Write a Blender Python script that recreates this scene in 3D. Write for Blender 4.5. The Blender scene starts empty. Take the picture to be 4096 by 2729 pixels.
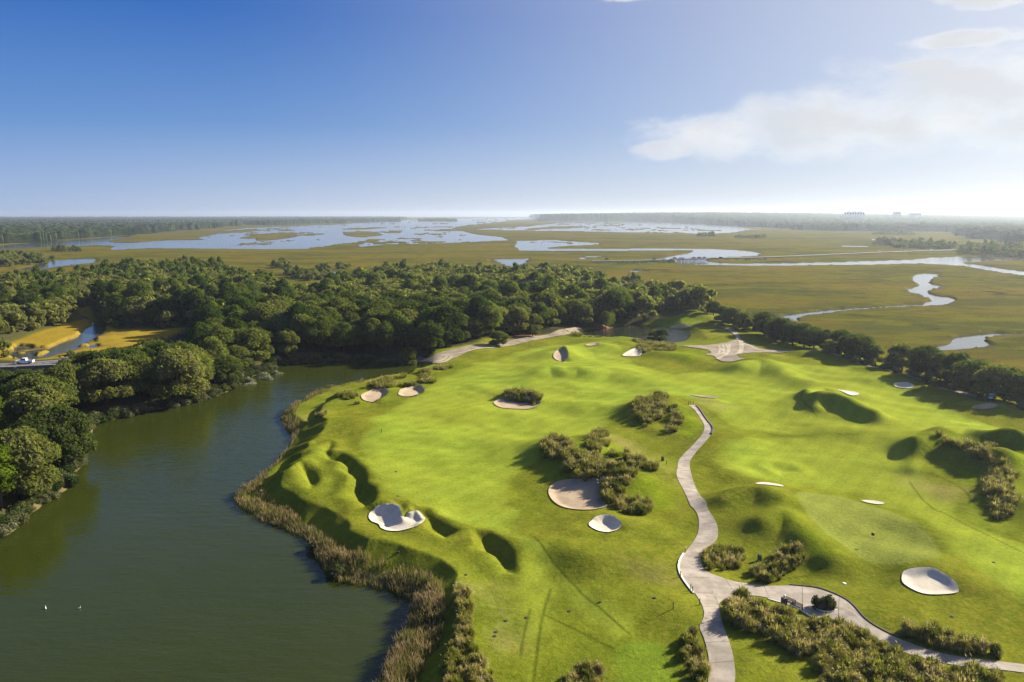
import bpy, math, random
import numpy as np
from mathutils import Vector
from mathutils.geometry import delaunay_2d_cdt

random.seed(7)
RNG = np.random.default_rng(7)
S = bpy.context.scene
COL = S.collection
R = math.radians

# ------------------------------------------------------------------ camera, sky, sun, exposure
CZ, PITCH, LENS = 50.0, R(9.06), 28.0
FPX = 1024 * LENS / 36.0
SUN_AZ, SUN_EL = R(60.0), R(25.0)          # azimuth to the right of the view direction (+Y)
cam = bpy.data.cameras.new('camera'); cam.lens = LENS; cam.sensor_width = 36.0
cam.clip_start = 1.0; cam.clip_end = 60000.0
camo = bpy.data.objects.new('camera', cam); COL.objects.link(camo)
camo.location = (0, 0, CZ); camo.rotation_euler = (R(90) - PITCH, 0, 0)
S.camera = camo
S.view_settings.view_transform = 'Standard'; S.view_settings.look = 'None'
S.view_settings.gamma = 1.0; S.view_settings.use_curve_mapping = False
S.view_settings.exposure = 1.45
S.cycles.use_denoising = True
S.cycles.denoiser = 'OPENIMAGEDENOISE'
S.cycles.denoising_input_passes = 'RGB_ALBEDO_NORMAL'
S.cycles.denoising_prefilter = 'NONE'
S.cycles.use_adaptive_sampling = False
S.cycles.volume_bounces = 0
S.cycles.max_bounces = 6; S.cycles.diffuse_bounces = 2; S.cycles.glossy_bounces = 2
S.cycles.transmission_bounces = 2; S.cycles.transparent_max_bounces = 4


class NT:
    """small node-tree helper"""
    def __init__(s, tree):
        s.t = tree; s.n = tree.nodes; s.n.clear()

    def new(s, typ, **kw):
        nd = s.n.new(typ)
        for k, v in kw.items():
            if k == 'ins':
                for i, val in v.items():
                    s.put(nd.inputs[i], val)
            else:
                setattr(nd, k, v)
        return nd

    def put(s, sock, val):
        if hasattr(val, 'is_linked') or isinstance(val, bpy.types.NodeSocket):
            s.t.links.new(val, sock)
        else:
            if isinstance(val, (tuple, list)) and len(val) == 3 and sock.type == 'RGBA':
                val = (*val, 1.0)
            sock.default_value = val

    def math(s, op, a, b=0.0, c=None, clamp=False):
        nd = s.n.new('ShaderNodeMath'); nd.operation = op; nd.use_clamp = clamp
        s.put(nd.inputs[0], a); s.put(nd.inputs[1], b)
        if c is not None:
            s.put(nd.inputs[2], c)
        return nd.outputs[0]

    def mix(s, f, a, b, blend='MIX'):
        nd = s.n.new('ShaderNodeMix'); nd.data_type = 'RGBA'; nd.blend_type = blend
        s.put(nd.inputs['Factor'], f); s.put(nd.inputs[6], a); s.put(nd.inputs[7], b)
        return nd.outputs[2]

    def sstep(s, v, a, b, lo=0.0, hi=1.0):
        nd = s.n.new('ShaderNodeMapRange'); nd.interpolation_type = 'SMOOTHSTEP'
        s.put(nd.inputs['Value'], v); s.put(nd.inputs['From Min'], a); s.put(nd.inputs['From Max'], b)
        s.put(nd.inputs['To Min'], lo); s.put(nd.inputs['To Max'], hi)
        return nd.outputs[0]

    def noise(s, vec, scale, detail=3.0, rough=0.55, dist=0.0):
        nd = s.n.new('ShaderNodeTexNoise')
        s.put(nd.inputs['Vector'], vec); nd.inputs['Scale'].default_value = scale
        nd.inputs['Detail'].default_value = detail; nd.inputs['Roughness'].default_value = rough
        nd.inputs['Distortion'].default_value = dist
        return nd.outputs['Fac']

    def mapping(s, vec, scale=(1, 1, 1), rot=(0, 0, 0)):
        nd = s.n.new('ShaderNodeMapping'); s.put(nd.inputs['Vector'], vec)
        nd.inputs['Scale'].default_value = scale; nd.inputs['Rotation'].default_value = rot
        return nd.outputs[0]


SKY_STRENGTH = 0.10
W = bpy.data.worlds.new('World'); S.world = W; W.use_nodes = True
w = NT(W.node_tree)
sky = w.new('ShaderNodeTexSky', sky_type='NISHITA', sun_disc=False, sun_elevation=SUN_EL, sun_rotation=SUN_AZ,
            altitude=0.0, air_density=1.0, dust_density=0.6, ozone_density=5.0)
tc = w.new('ShaderNodeTexCoord')
sp = w.new('ShaderNodeSeparateXYZ', ins={0: tc.outputs['Generated']})
az = w.math('MULTIPLY', w.math('ARCTAN2', sp.outputs[0], sp.outputs[1]), 57.29578)
el = w.math('MULTIPLY', w.math('ARCSINE', sp.outputs[2]), 57.29578)
cv = w.new('ShaderNodeCombineXYZ', ins={0: w.math('MULTIPLY', az, 0.5), 1: el, 2: 0.0}).outputs[0]
n1 = w.noise(cv, 0.34, 7.0, 0.55, 0.3)
n2 = w.noise(cv, 0.9, 6.0, 0.6)


def cloud_blob(ca, ce, ra, re, thr=0.5, soft=0.22):
    da = w.math('DIVIDE', w.math('SUBTRACT', az, ca), ra)
    de = w.math('DIVIDE', w.math('SUBTRACT', el, ce), re)
    r2 = w.math('ADD', w.math('MULTIPLY', da, da), w.math('MULTIPLY', de, de))
    body = w.math('SUBTRACT', 1.0, r2)
    nn = w.math('ADD', w.math('MULTIPLY', w.math('SUBTRACT', n1, 0.5), 4.0), w.math('MULTIPLY', w.math('SUBTRACT', n2, 0.5), 1.8))
    return w.sstep(w.math('ADD', body, nn), thr - soft, thr + soft)


# (azimuth deg, elevation deg, half widths, threshold)
CLOUDS = [(18, 5.2, 8, 1.6, 0.2, 1.1), (25, 5.8, 10, 2.2, 0.2, 1.2), (33, 7.4, 10, 2.6, 0.2, 1.2), (50, 7.5, 16, 4.0, 0.1, 0.8),
          (30.4, 13.0, 3.6, 1.0, 0.0, 0.5), (29.5, 10.3, 4.6, 0.5, 0.2, 0.7), (26.5, 9.0, 2.4, 0.35, 0.2, 0.7), (10.5, 4.3, 2.2, 0.7, 0.1, 0.7), (8, 14.3, 2.4, 0.4, 0.1, 0.8),
          (46, 16, 9, 2.2, 0.3, 0.7), (70, 12, 16, 4, 0.3, 0.8), (100, 10, 20, 3, 0.4, 0.8), (-120, 14, 20, 3, 0.5, 0.8), (160, 12, 20, 3, 0.4, 0.8)]
dens = None
for cb in CLOUDS:
    b = cloud_blob(*cb)
    dens = b if dens is None else w.math('MAXIMUM', dens, b)
dens = w.math('MULTIPLY', dens, w.sstep(el, 1.0, 6.0))
# clouds: bright white tops, greyer bodies
shade = w.sstep(w.math('ADD', w.noise(cv, 0.30, 5.0), w.math('MULTIPLY', w.math('SUBTRACT', dens, 0.6), -0.5)), 0.25, 0.62)
ccol = w.mix(shade, (0.74, 0.755, 0.775, 1), (0.95, 0.95, 0.945, 1))
# clear air: deep blue overhead, pale towards the horizon, milky towards the sun
ramp = w.new('ShaderNodeValToRGB'); cr = ramp.color_ramp
STOPS = [(-1, (.36, .48, .73)), (0, (.36, .48, .73)), (2.5, (.24, .38, .67)), (6, (.10, .25, .59)), (13, (.020, .125, .47)), (30, (.016, .095, .40)), (90, (.016, .085, .36))]
while len(cr.elements) < len(STOPS):
    cr.elements.new(0.5)
for e_, (d_, c_) in zip(cr.elements, STOPS):
    e_.position = max(0.0, d_ / 90.0) if d_ >= 0 else 0.0; e_.color = (*c_, 1)
w.put(ramp.inputs[0], w.math('DIVIDE', el, 90.0, clamp=True))
sd_ = w.new('ShaderNodeVectorMath', operation='DOT_PRODUCT', ins={0: tc.outputs['Generated'], 1: (math.sin(SUN_AZ) * math.cos(SUN_EL), math.cos(SUN_AZ) * math.cos(SUN_EL), math.sin(SUN_EL))})
gam = w.math('MULTIPLY', w.math('ARCCOSINE', sd_.outputs['Value']), 57.29578)
ga = w.sstep(gam, 78.0, 8.0)
gb = w.math('MULTIPLY', w.sstep(gam, 100.0, 58.0), w.math('MULTIPLY', 0.52, w.math('POWER', 2.718, w.math('DIVIDE', el, -3.2))))
gt = w.math('SUBTRACT', 1.0, w.math('MULTIPLY', w.math('SUBTRACT', 1.0, ga), w.math('SUBTRACT', 1.0, gb, clamp=True)), clamp=True)
clear = w.mix(w.math('MULTIPLY', gt, 0.93), ramp.outputs[0], (0.86, 0.865, 0.86, 1))
scale = 1.0 / (2.0 ** S.view_settings.exposure * SKY_STRENGTH)
clear = w.mix(1.0, clear, (scale, scale, scale, 1), 'MULTIPLY')
clear = w.mix(0.06, clear, sky.outputs[0])
skymix = w.mix(w.math('MULTIPLY', dens, 0.88), clear, w.mix(1.0, ccol, (scale, scale, scale, 1), 'MULTIPLY'))
bg = w.new('ShaderNodeBackground', ins={0: skymix, 1: SKY_STRENGTH})
w.t.links.new(bg.outputs[0], w.new('ShaderNodeOutputWorld').inputs[0])

sun = bpy.data.lights.new('sun', 'SUN'); sun.energy = 4.9; sun.angle = R(0.6); sun.color = (1.0, 0.93, 0.80)
suno = bpy.data.objects.new('sun', sun); COL.objects.link(suno)
SUNV = Vector((math.sin(SUN_AZ) * math.cos(SUN_EL), math.cos(SUN_AZ) * math.cos(SUN_EL), math.sin(SUN_EL)))
suno.rotation_euler = (-SUNV).to_track_quat('-Z', 'Y').to_euler()
suno.location = (0, 0, 200)

# ------------------------------------------------------------------ helpers: survey points, noise, polygons, meshes
REG = {'F': (0, 0, 0.57446)}
for i, c in enumerate('1234'):
    REG['A' + c] = (1024 * i, 800, 2.2988)
    REG['B' + c] = (1024 * i, 1364, 2.2959)
    REG['C' + c] = (1024 * i, 2046, 2.2959)


def ground(px, py, z=0.0):
    """survey point: the place on level z that is seen at (px, py) of a 1024 px wide frame from the drone"""
    a, b = (px - 512.0) / FPX, (341.0 - py) / FPX
    d = Vector((a, math.cos(PITCH) + b * math.sin(PITCH), -math.sin(PITCH) + b * math.cos(PITCH)))
    t = (z - CZ) / d.z
    return (d.x * t, d.y * t)


def P(s, z=0.0):
    """'B2 x,y x,y C2 x,y ...' -> list of world points on level z"""
    out = []; reg = 'F'
    for tok in s.split():
        if tok in REG:
            reg = tok; continue
        x, y = tok.split(','); x0, y0, k = REG[reg]
        out.append(ground((x0 + float(x) / k) / 4.0, (y0 + float(y) / k) / 4.0, z))
    return np.array(out)


def smooth(pts, closed=True, n=4):
    """Catmull-Rom"""
    pts = np.asarray(pts); m = len(pts)
    out = []
    for i in range(m if closed else m - 1):
        if closed:
            p0, p1, p2, p3 = pts[i - 1], pts[i], pts[(i + 1) % m], pts[(i + 2) % m]
        else:
            p0, p1, p2, p3 = pts[max(i - 1, 0)], pts[i], pts[i + 1], pts[min(i + 2, m - 1)]
        for k in range(n):
            t = k / n
            out.append(0.5 * ((2 * p1) + (-p0 + p2) * t + (2 * p0 - 5 * p1 + 4 * p2 - p3) * t * t + (-p0 + 3 * p1 - 3 * p2 + p3) * t ** 3))
    if not closed:
        out.append(pts[-1])
    return np.array(out)


def hash2(ix, iy, seed):
    h = (ix.astype(np.int64) * 374761393 + iy.astype(np.int64) * 668265263 + seed * 982451653) & 0xFFFFFFFF
    h = ((h ^ (h >> 13)) * 1274126177) & 0xFFFFFFFF
    h = h ^ (h >> 16)
    return (h & 0xFFFFFF) / float(0xFFFFFF)


def vnoise(x, y, seed=0):
    fx, fy = np.floor(x), np.floor(y); tx, ty = x - fx, y - fy
    tx = tx * tx * tx * (tx * (tx * 6 - 15) + 10); ty = ty * ty * ty * (ty * (ty * 6 - 15) + 10)
    a, b = hash2(fx, fy, seed), hash2(fx + 1, fy, seed)
    c, d = hash2(fx, fy + 1, seed), hash2(fx + 1, fy + 1, seed)
    return (a + (b - a) * tx) * (1 - ty) + (c + (d - c) * tx) * ty


def fbm(x, y, seed=0, oct=4, gain=0.5):
    s = np.zeros_like(x); a = 1.0; tot = 0.0
    for o in range(oct):
        s += a * vnoise(x * 2 ** o + 17.3 * o, y * 2 ** o - 9.1 * o, seed + o); tot += a; a *= gain
    return s / tot


def ss(v, a, b):
    t = np.clip((v - a) / (b - a), 0, 1)
    return t * t * (3 - 2 * t)


def seg_dist(poly, x, y, closed=True):
    """distance, side (+ left of travel), inside flag, outward/away unit vector"""
    m = len(poly); best = np.full(x.shape, 1e18); side = np.zeros_like(x); inside = np.zeros(x.shape, bool)
    vx = np.zeros_like(x); vy = np.zeros_like(x)
    for i in range(m if closed else m - 1):
        ax, ay = poly[i]; bx, by = poly[(i + 1) % m]
        ex, ey = bx - ax, by - ay; L = ex * ex + ey * ey + 1e-12
        px, py = x - ax, y - ay
        t = np.clip((px * ex + py * ey) / L, 0, 1)
        qx, qy = px - t * ex, py - t * ey
        d = qx * qx + qy * qy
        k = d < best
        best = np.where(k, d, best); side = np.where(k, ex * py - ey * px, side)
        vx = np.where(k, qx, vx); vy = np.where(k, qy, vy)
        if closed and ay != by:
            c = ((ay > y) != (by > y)) & (x < (bx - ax) * (y - ay) / (by - ay) + ax)
            inside ^= c
    d = np.sqrt(best)
    return d, side, inside, vx / (d + 1e-9), vy / (d + 1e-9)


def near(poly, x, y, m):
    return (x > poly[:, 0].min() - m) & (x < poly[:, 0].max() + m) & (y > poly[:, 1].min() - m) & (y < poly[:, 1].max() + m)


def sdf(poly, x, y, margin=30.0):
    """signed distance (negative inside); +margin where farther than that"""
    out = np.full(x.shape, margin, float)
    k = near(poly, x, y, margin)
    if k.any():
        d, _, ins, _, _ = seg_dist(poly, x[k], y[k])
        out[k] = np.where(ins, -d, np.minimum(d, margin))
    return out


def inside(poly, x, y):
    return sdf(poly, np.asarray(x, float), np.asarray(y, float), 1.0) < 0


def mesh(name, V, F, smooth_shade=False, mats=(), matidx=None):
    """V (n,3), F (m,k) with k = 3 or 4"""
    V = np.ascontiguousarray(V, np.float32); F = np.ascontiguousarray(F, np.int32)
    me = bpy.data.meshes.new(name)
    me.vertices.add(len(V)); me.vertices.foreach_set('co', V.ravel())
    me.loops.add(F.size); me.loops.foreach_set('vertex_index', F.ravel())
    me.polygons.add(len(F)); me.polygons.foreach_set('loop_start', np.arange(0, F.size, F.shape[1], dtype=np.int32))
    if matidx is not None:
        me.polygons.foreach_set('material_index', np.ascontiguousarray(matidx, np.int32))
    me.polygons.foreach_set('use_smooth', np.full(len(F), smooth_shade))
    for m in mats:
        me.materials.append(m)
    me.update(calc_edges=True)
    return me


def link(name, me, parent=None, **tags):
    o = bpy.data.objects.new(name, me); COL.objects.link(o)
    if parent is not None:
        o.parent = parent
    for k, v in tags.items():
        o[k] = v
    return o


def thing(name, label, cat, loc, rz=0.0, group=None, scale=None):
    o = bpy.data.objects.new(name, None); COL.objects.link(o)
    o.location = loc; o.rotation_euler = (0, 0, rz); o.empty_display_size = 0.5
    o['label'] = label; o['category'] = cat
    if group:
        o['group'] = group
    if scale is not None:
        o.scale = scale if isinstance(scale, tuple) else (scale,) * 3
    return o


def attr(me, name, val):
    a = me.attributes.new(name, 'FLOAT', 'POINT'); a.data.foreach_set('value', np.ascontiguousarray(val, np.float32))


class Geo:
    """collects boxes, tubes, lathes into one mesh (triangles and quads kept as triangles)"""
    def __init__(s):
        s.V = []; s.F = []; s.M = []

    def add(s, V, F, m=0):
        b = len(s.V); s.V += [tuple(v) for v in V]
        for f in F:
            f = [b + i for i in f]
            for k in range(1, len(f) - 1):
                s.F.append((f[0], f[k], f[k + 1])); s.M.append(m)
        return s

    def box(s, c, size, rz=0.0, m=0, taper=1.0):
        cx, cy, cz = c; sx, sy, sz = [v / 2 for v in size]; co, si = math.cos(rz), math.sin(rz); V = []
        for z in (-1, 1):
            t = 1.0 if z < 0 else taper
            for x, y in ((-1, -1), (1, -1), (1, 1), (-1, 1)):
                X, Y = x * sx * t, y * sy * t
                V.append((cx + X * co - Y * si, cy + X * si + Y * co, cz + z * sz))
        return s.add(V, [(3, 2, 1, 0), (4, 5, 6, 7), (0, 1, 5, 4), (1, 2, 6, 5), (2, 3, 7, 6), (3, 0, 4, 7)], m)

    def tube(s, pts, rad, n=8, m=0, cap=True):
        pts = [Vector(p) for p in pts]; rad = rad if isinstance(rad, (list, tuple)) else [rad] * len(pts); V = []; F = []
        for i, p in enumerate(pts):
            d = (pts[min(i + 1, len(pts) - 1)] - pts[max(i - 1, 0)]).normalized()
            u = d.cross(Vector((0, 0, 1)))
            u = Vector((1, 0, 0)) if u.length < 1e-3 else u.normalized()
            v = d.cross(u)
            for k in range(n):
                a = 2 * math.pi * k / n
                V.append(p + (u * math.cos(a) + v * math.sin(a)) * rad[i])
        for i in range(len(pts) - 1):
            for k in range(n):
                F.append((i * n + k, i * n + (k + 1) % n, (i + 1) * n + (k + 1) % n, (i + 1) * n + k))
        if cap:
            F.append(tuple(range(n))[::-1]); F.append(tuple((len(pts) - 1) * n + k for k in range(n)))
        return s.add(V, F, m)

    def prism(s, prof, y0, y1, m=0, inset=0.0):
        """profile of (x, z) extruded along y; the ends pulled in by inset"""
        n = len(prof); cz = sum(p[1] for p in prof) / n; cx = sum(p[0] for p in prof) / n
        V = [(x, y0, z) for x, z in prof] + [(x, y1, z) for x, z in prof]
        F = [tuple(range(n)), tuple(range(2 * n - 1, n - 1, -1))] + [(i, n + i, n + (i + 1) % n, (i + 1) % n) for i in range(n)]
        return s.add(V, F, m)

    def build(s, name, mats, parent=None, shade=False, **tags):
        return link(name, s.mesh(name, mats, shade), parent, **tags)

    def mesh(s, name, mats, shade=False):
        return mesh(name, np.array(s.V), np.array(s.F), shade, mats if isinstance(mats, (list, tuple)) else [mats], s.M)


# ------------------------------------------------------------------ materials
def mat(name):
    m = bpy.data.materials.new(name); m.use_nodes = True
    return m, NT(m.node_tree)


def finish(t, shader):
    t.t.links.new(shader, t.new('ShaderNodeOutputMaterial').inputs[0])


def plain(name, col, rough=0.6, var=0.12, scale=3.0, metal=0.0, spec=0.4, bump=0.0):
    m, t = mat(name); tc = t.new('ShaderNodeTexCoord')
    n = t.noise(tc.outputs['Object'], scale, 4.0)
    k = t.math('ADD', 1.0 - var, t.math('MULTIPLY', n, 2 * var))
    c = t.mix(1.0, (*col, 1), t.new('ShaderNodeCombineXYZ', ins={0: k, 1: k, 2: k}).outputs[0], 'MULTIPLY')
    b = t.new('ShaderNodeBsdfPrincipled', ins={'Base Color': c, 'Roughness': rough, 'Metallic': metal, 'Specular IOR Level': spec})
    if bump:
        bp = t.new('ShaderNodeBump', ins={'Height': n, 'Strength': bump, 'Distance': 0.05}); t.t.links.new(bp.outputs[0], b.inputs['Normal'])
    finish(t, b.outputs[0])
    return m


def foliage(name, cols, transl=0.25, nscale=0.35, rough=0.7):
    """cols: list of leaf colours; each tree picks its own place between them, leaves vary by noise"""
    m, t = mat(name); tc = t.new('ShaderNodeTexCoord'); oi = t.new('ShaderNodeObjectInfo')
    geo = t.new('ShaderNodeNewGeometry')
    ramp = t.new('ShaderNodeValToRGB'); cr = ramp.color_ramp
    while len(cr.elements) < len(cols):
        cr.elements.new(0.5)
    for i, c in enumerate(cols):
        cr.elements[i].position = i / (len(cols) - 1); cr.elements[i].color = (*c, 1)
    n = t.noise(geo.outputs['Position'], nscale, 2.0)
    n_big = t.noise(geo.outputs['Position'], 0.03, 2.0)
    f = t.math('ADD', t.math('MULTIPLY', oi.outputs['Random'], 0.85), t.math('ADD', t.math('MULTIPLY', n, 0.45), t.math('MULTIPLY', n_big, 0.4)))
    t.put(ramp.inputs[0], t.math('SUBTRACT', f, 0.38, clamp=True))
    isl = geo.outputs['Random Per Island']
    k = t.math('ADD', 0.7, t.math('MULTIPLY', isl, 0.6))
    c = t.mix(1.0, ramp.outputs[0], t.new('ShaderNodeCombineXYZ', ins={0: k, 1: k, 2: k}).outputs[0], 'MULTIPLY')
    d = t.new('ShaderNodeBsdfDiffuse', ins={0: c, 1: 0.6})
    ct = t.mix(1.0, c, (1.3, 1.5, 0.5, 1), 'MULTIPLY')
    tr = t.new('ShaderNodeBsdfTranslucent', ins={0: ct})
    mx = t.new('ShaderNodeMixShader', ins={0: transl, 1: d.outputs[0], 2: tr.outputs[0]})
    finish(t, mx.outputs[0])
    return m


M_OAK = foliage('oak_leaves', [(0.044, 0.060, 0.018), (0.094, 0.112, 0.034), (0.145, 0.150, 0.046), (0.21, 0.195, 0.072)], 0.42)
M_PINE = foliage('pine_needles', [(0.040, 0.062, 0.016), (0.082, 0.112, 0.026), (0.130, 0.152, 0.036), (0.180, 0.190, 0.055)], 0.42)
M_YEL = foliage('bright_leaves', [(0.07, 0.13, 0.012), (0.13, 0.17, 0.015), (0.16, 0.16, 0.018)], 0.35)
M_SHRUB = foliage('shrub_leaves', [(0.03, 0.05, 0.014), (0.065, 0.085, 0.026), (0.12, 0.12, 0.05), (0.20, 0.19, 0.11)], 0.2, 0.5)


def blades(name, cols, transl=0.42, nscale=0.4):
    """grass blades: colour runs from the green foot to the dry tip; clumps differ"""
    m, t = mat(name); g = t.new('ShaderNodeNewGeometry'); oi = t.new('ShaderNodeObjectInfo')
    tip = t.new('ShaderNodeAttribute', attribute_name='tip').outputs['Fac']
    n = t.noise(g.outputs['Position'], nscale, 3.0)
    f = t.math('ADD', t.math('MULTIPLY', tip, 0.55), t.math('ADD', t.math('MULTIPLY', t.math('SUBTRACT', n, 0.5), 1.4), t.math('MULTIPLY', t.math('SUBTRACT', oi.outputs['Random'], 0.5), 0.45)))
    f = t.math('ADD', f, t.math('MULTIPLY', t.math('SUBTRACT', g.outputs['Random Per Island'], 0.5), 0.35))
    ramp = t.new('ShaderNodeValToRGB'); cr = ramp.color_ramp
    while len(cr.elements) < len(cols):
        cr.elements.new(0.5)
    for i, c in enumerate(cols):
        cr.elements[i].position = i / (len(cols) - 1); cr.elements[i].color = (*c, 1)
    t.put(ramp.inputs[0], t.math('ADD', f, 0.08, clamp=True))
    d = t.new('ShaderNodeBsdfDiffuse', ins={0: ramp.outputs[0], 1: 0.5})
    tr = t.new('ShaderNodeBsdfTranslucent', ins={0: ramp.outputs[0]})
    finish(t, t.new('ShaderNodeMixShader', ins={0: transl, 1: d.outputs[0], 2: tr.outputs[0]}).outputs[0])
    return m


M_GRASS = blades('tussock_blades', [(0.085, 0.110, 0.010), (0.180, 0.190, 0.022), (0.300, 0.265, 0.055), (0.440, 0.365, 0.125), (0.60, 0.51, 0.26)])
M_PLUME = blades('tussock_plumes', [(0.30, 0.25, 0.11), (0.40, 0.34, 0.19), (0.52, 0.46, 0.29), (0.62, 0.56, 0.40)], 0.3)
M_REED = blades('reed_blades', [(0.075, 0.125, 0.012), (0.130, 0.150, 0.026), (0.23, 0.185, 0.066), (0.36, 0.255, 0.120), (0.54, 0.42, 0.25)], 0.35, 0.6)
M_BARK = plain('bark', (0.075, 0.055, 0.04), 0.9, 0.3, 6.0)
M_SAND_BASE = None


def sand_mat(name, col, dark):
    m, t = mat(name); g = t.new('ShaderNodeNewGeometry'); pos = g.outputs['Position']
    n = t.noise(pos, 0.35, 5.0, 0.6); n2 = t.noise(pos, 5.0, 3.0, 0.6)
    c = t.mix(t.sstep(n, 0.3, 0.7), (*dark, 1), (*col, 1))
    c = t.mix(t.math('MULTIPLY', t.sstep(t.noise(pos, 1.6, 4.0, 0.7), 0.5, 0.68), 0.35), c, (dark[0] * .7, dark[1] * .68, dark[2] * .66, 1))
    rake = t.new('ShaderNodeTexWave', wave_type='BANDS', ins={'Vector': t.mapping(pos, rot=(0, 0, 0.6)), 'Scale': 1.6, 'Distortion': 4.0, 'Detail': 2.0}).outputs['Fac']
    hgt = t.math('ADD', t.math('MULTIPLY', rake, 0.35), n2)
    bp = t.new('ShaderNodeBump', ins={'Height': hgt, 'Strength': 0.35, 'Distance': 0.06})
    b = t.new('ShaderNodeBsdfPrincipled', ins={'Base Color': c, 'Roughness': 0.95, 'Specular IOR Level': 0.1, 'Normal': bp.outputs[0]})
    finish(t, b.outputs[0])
    return m


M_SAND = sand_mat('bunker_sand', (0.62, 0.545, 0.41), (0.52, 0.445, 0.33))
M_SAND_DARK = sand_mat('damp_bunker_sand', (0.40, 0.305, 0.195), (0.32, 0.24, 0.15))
M_TRACK = sand_mat('sandy_track', (0.31, 0.25, 0.175), (0.20, 0.16, 0.11))
M_RUT = sand_mat('pale_tyre_marks', (0.42, 0.36, 0.26), (0.34, 0.28, 0.20))

# concrete cart path
m, t = mat('cart_path_concrete'); g = t.new('ShaderNodeNewGeometry'); pos = g.outputs['Position']
oi = t.new('ShaderNodeObjectInfo')
n = t.noise(pos, 0.5, 6.0, 0.65); n2 = t.noise(pos, 9.0, 3.0, 0.6)
c = t.mix(t.sstep(n, 0.3, 0.72), (0.23, 0.19, 0.14, 1), (0.37, 0.315, 0.245, 1))
c = t.mix(t.math('MULTIPLY', t.sstep(t.noise(pos, 0.16, 6.0, 0.7), 0.55, 0.7), 0.45), c, (0.17, 0.14, 0.10, 1))
k = t.math('ADD', 0.93, t.math('MULTIPLY', oi.outputs['Random'], 0.12))
k = t.math('MULTIPLY', k, t.math('ADD', 0.85, t.math('MULTIPLY', n2, 0.3)))
c = t.mix(1.0, c, t.new('ShaderNodeCombineXYZ', ins={0: k, 1: k, 2: k}).outputs[0], 'MULTIPLY')
b = t.new('ShaderNodeBsdfPrincipled', ins={'Base Color': c, 'Roughness': 0.85, 'Specular IOR Level': 0.25,
          'Normal': t.new('ShaderNodeBump', ins={'Height': n2, 'Strength': 0.2, 'Distance': 0.02}).outputs[0]})
finish(t, b.outputs[0]); M_CONC = m
M_KERB = plain('kerb_concrete', (0.60, 0.56, 0.48), 0.8, 0.1, 2.0)
M_ASPH = plain('asphalt', (0.085, 0.083, 0.085), 0.85, 0.2, 0.6)
M_YLINE = plain('yellow_road_paint', (0.62, 0.36, 0.05), 0.7, 0.15, 1.0)
M_WLINE = plain('white_road_paint', (0.55, 0.55, 0.53), 0.7, 0.15, 1.0)
M_WHITE = plain('white_paint', (0.80, 0.80, 0.80), 0.35, 0.04, 1.0, spec=0.5)
M_SILVER = plain('blue_silver_paint', (0.30, 0.37, 0.50), 0.3, 0.05, 1.0, metal=0.3, spec=0.6)
M_BLACKP = plain('black_paint', (0.02, 0.02, 0.022), 0.3, 0.1, 1.0, spec=0.5)
M_GREYP = plain('grey_paint', (0.22, 0.23, 0.25), 0.35, 0.1, 1.0, spec=0.5)
M_GLASS = plain('tinted_glass', (0.02, 0.025, 0.03), 0.08, 0.05, 1.0, spec=0.8)
M_TYRE = plain('tyre_rubber', (0.02, 0.02, 0.02), 0.9, 0.1, 4.0)
M_WOOD = plain('dark_stained_wood', (0.085, 0.06, 0.045), 0.7, 0.25, 5.0)
M_BOXG = plain('green_box_paint', (0.045, 0.085, 0.06), 0.5, 0.1, 4.0)
M_STAKE = plain('dark_stake', (0.05, 0.042, 0.034), 0.8, 0.1, 4.0)
M_RED = plain('red_flag_cloth', (0.20, 0.02, 0.025), 0.8, 0.1, 4.0)
M_BRIDGE = plain('weathered_bridge_concrete', (0.20, 0.185, 0.165), 0.85, 0.15, 0.3)
M_STEEL = plain('galvanised_steel', (0.3, 0.3, 0.31), 0.5, 0.1, 1.0, metal=0.6)
M_SOIL = plain('mulch', (0.075, 0.05, 0.034), 0.95, 0.3, 5.0)
M_BRICKM = plain('brown_brick', (0.13, 0.085, 0.06), 0.85, 0.3, 6.0)
M_ROOF = plain('grey_roof', (0.16, 0.15, 0.15), 0.7, 0.1, 0.5)
M_WALL = plain('pale_wall', (0.72, 0.70, 0.67), 0.7, 0.06, 0.3)
M_WALL2 = plain('grey_wall', (0.48, 0.47, 0.46), 0.7, 0.06, 0.3)
M_FEATHER = plain('white_feathers', (0.85, 0.85, 0.83), 0.7, 0.03, 5.0)
M_BEAK = plain('beak_and_legs', (0.12, 0.09, 0.03), 0.6, 0.1, 5.0)
M_CLOTH_P = plain('pale_pink_shirt', (0.62, 0.42, 0.42), 0.8, 0.05, 5.0)
M_CLOTH_D = plain('dark_trousers', (0.02, 0.02, 0.03), 0.8, 0.1, 5.0)
M_SKIN = plain('skin', (0.45, 0.28, 0.2), 0.6, 0.05, 5.0)


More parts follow.
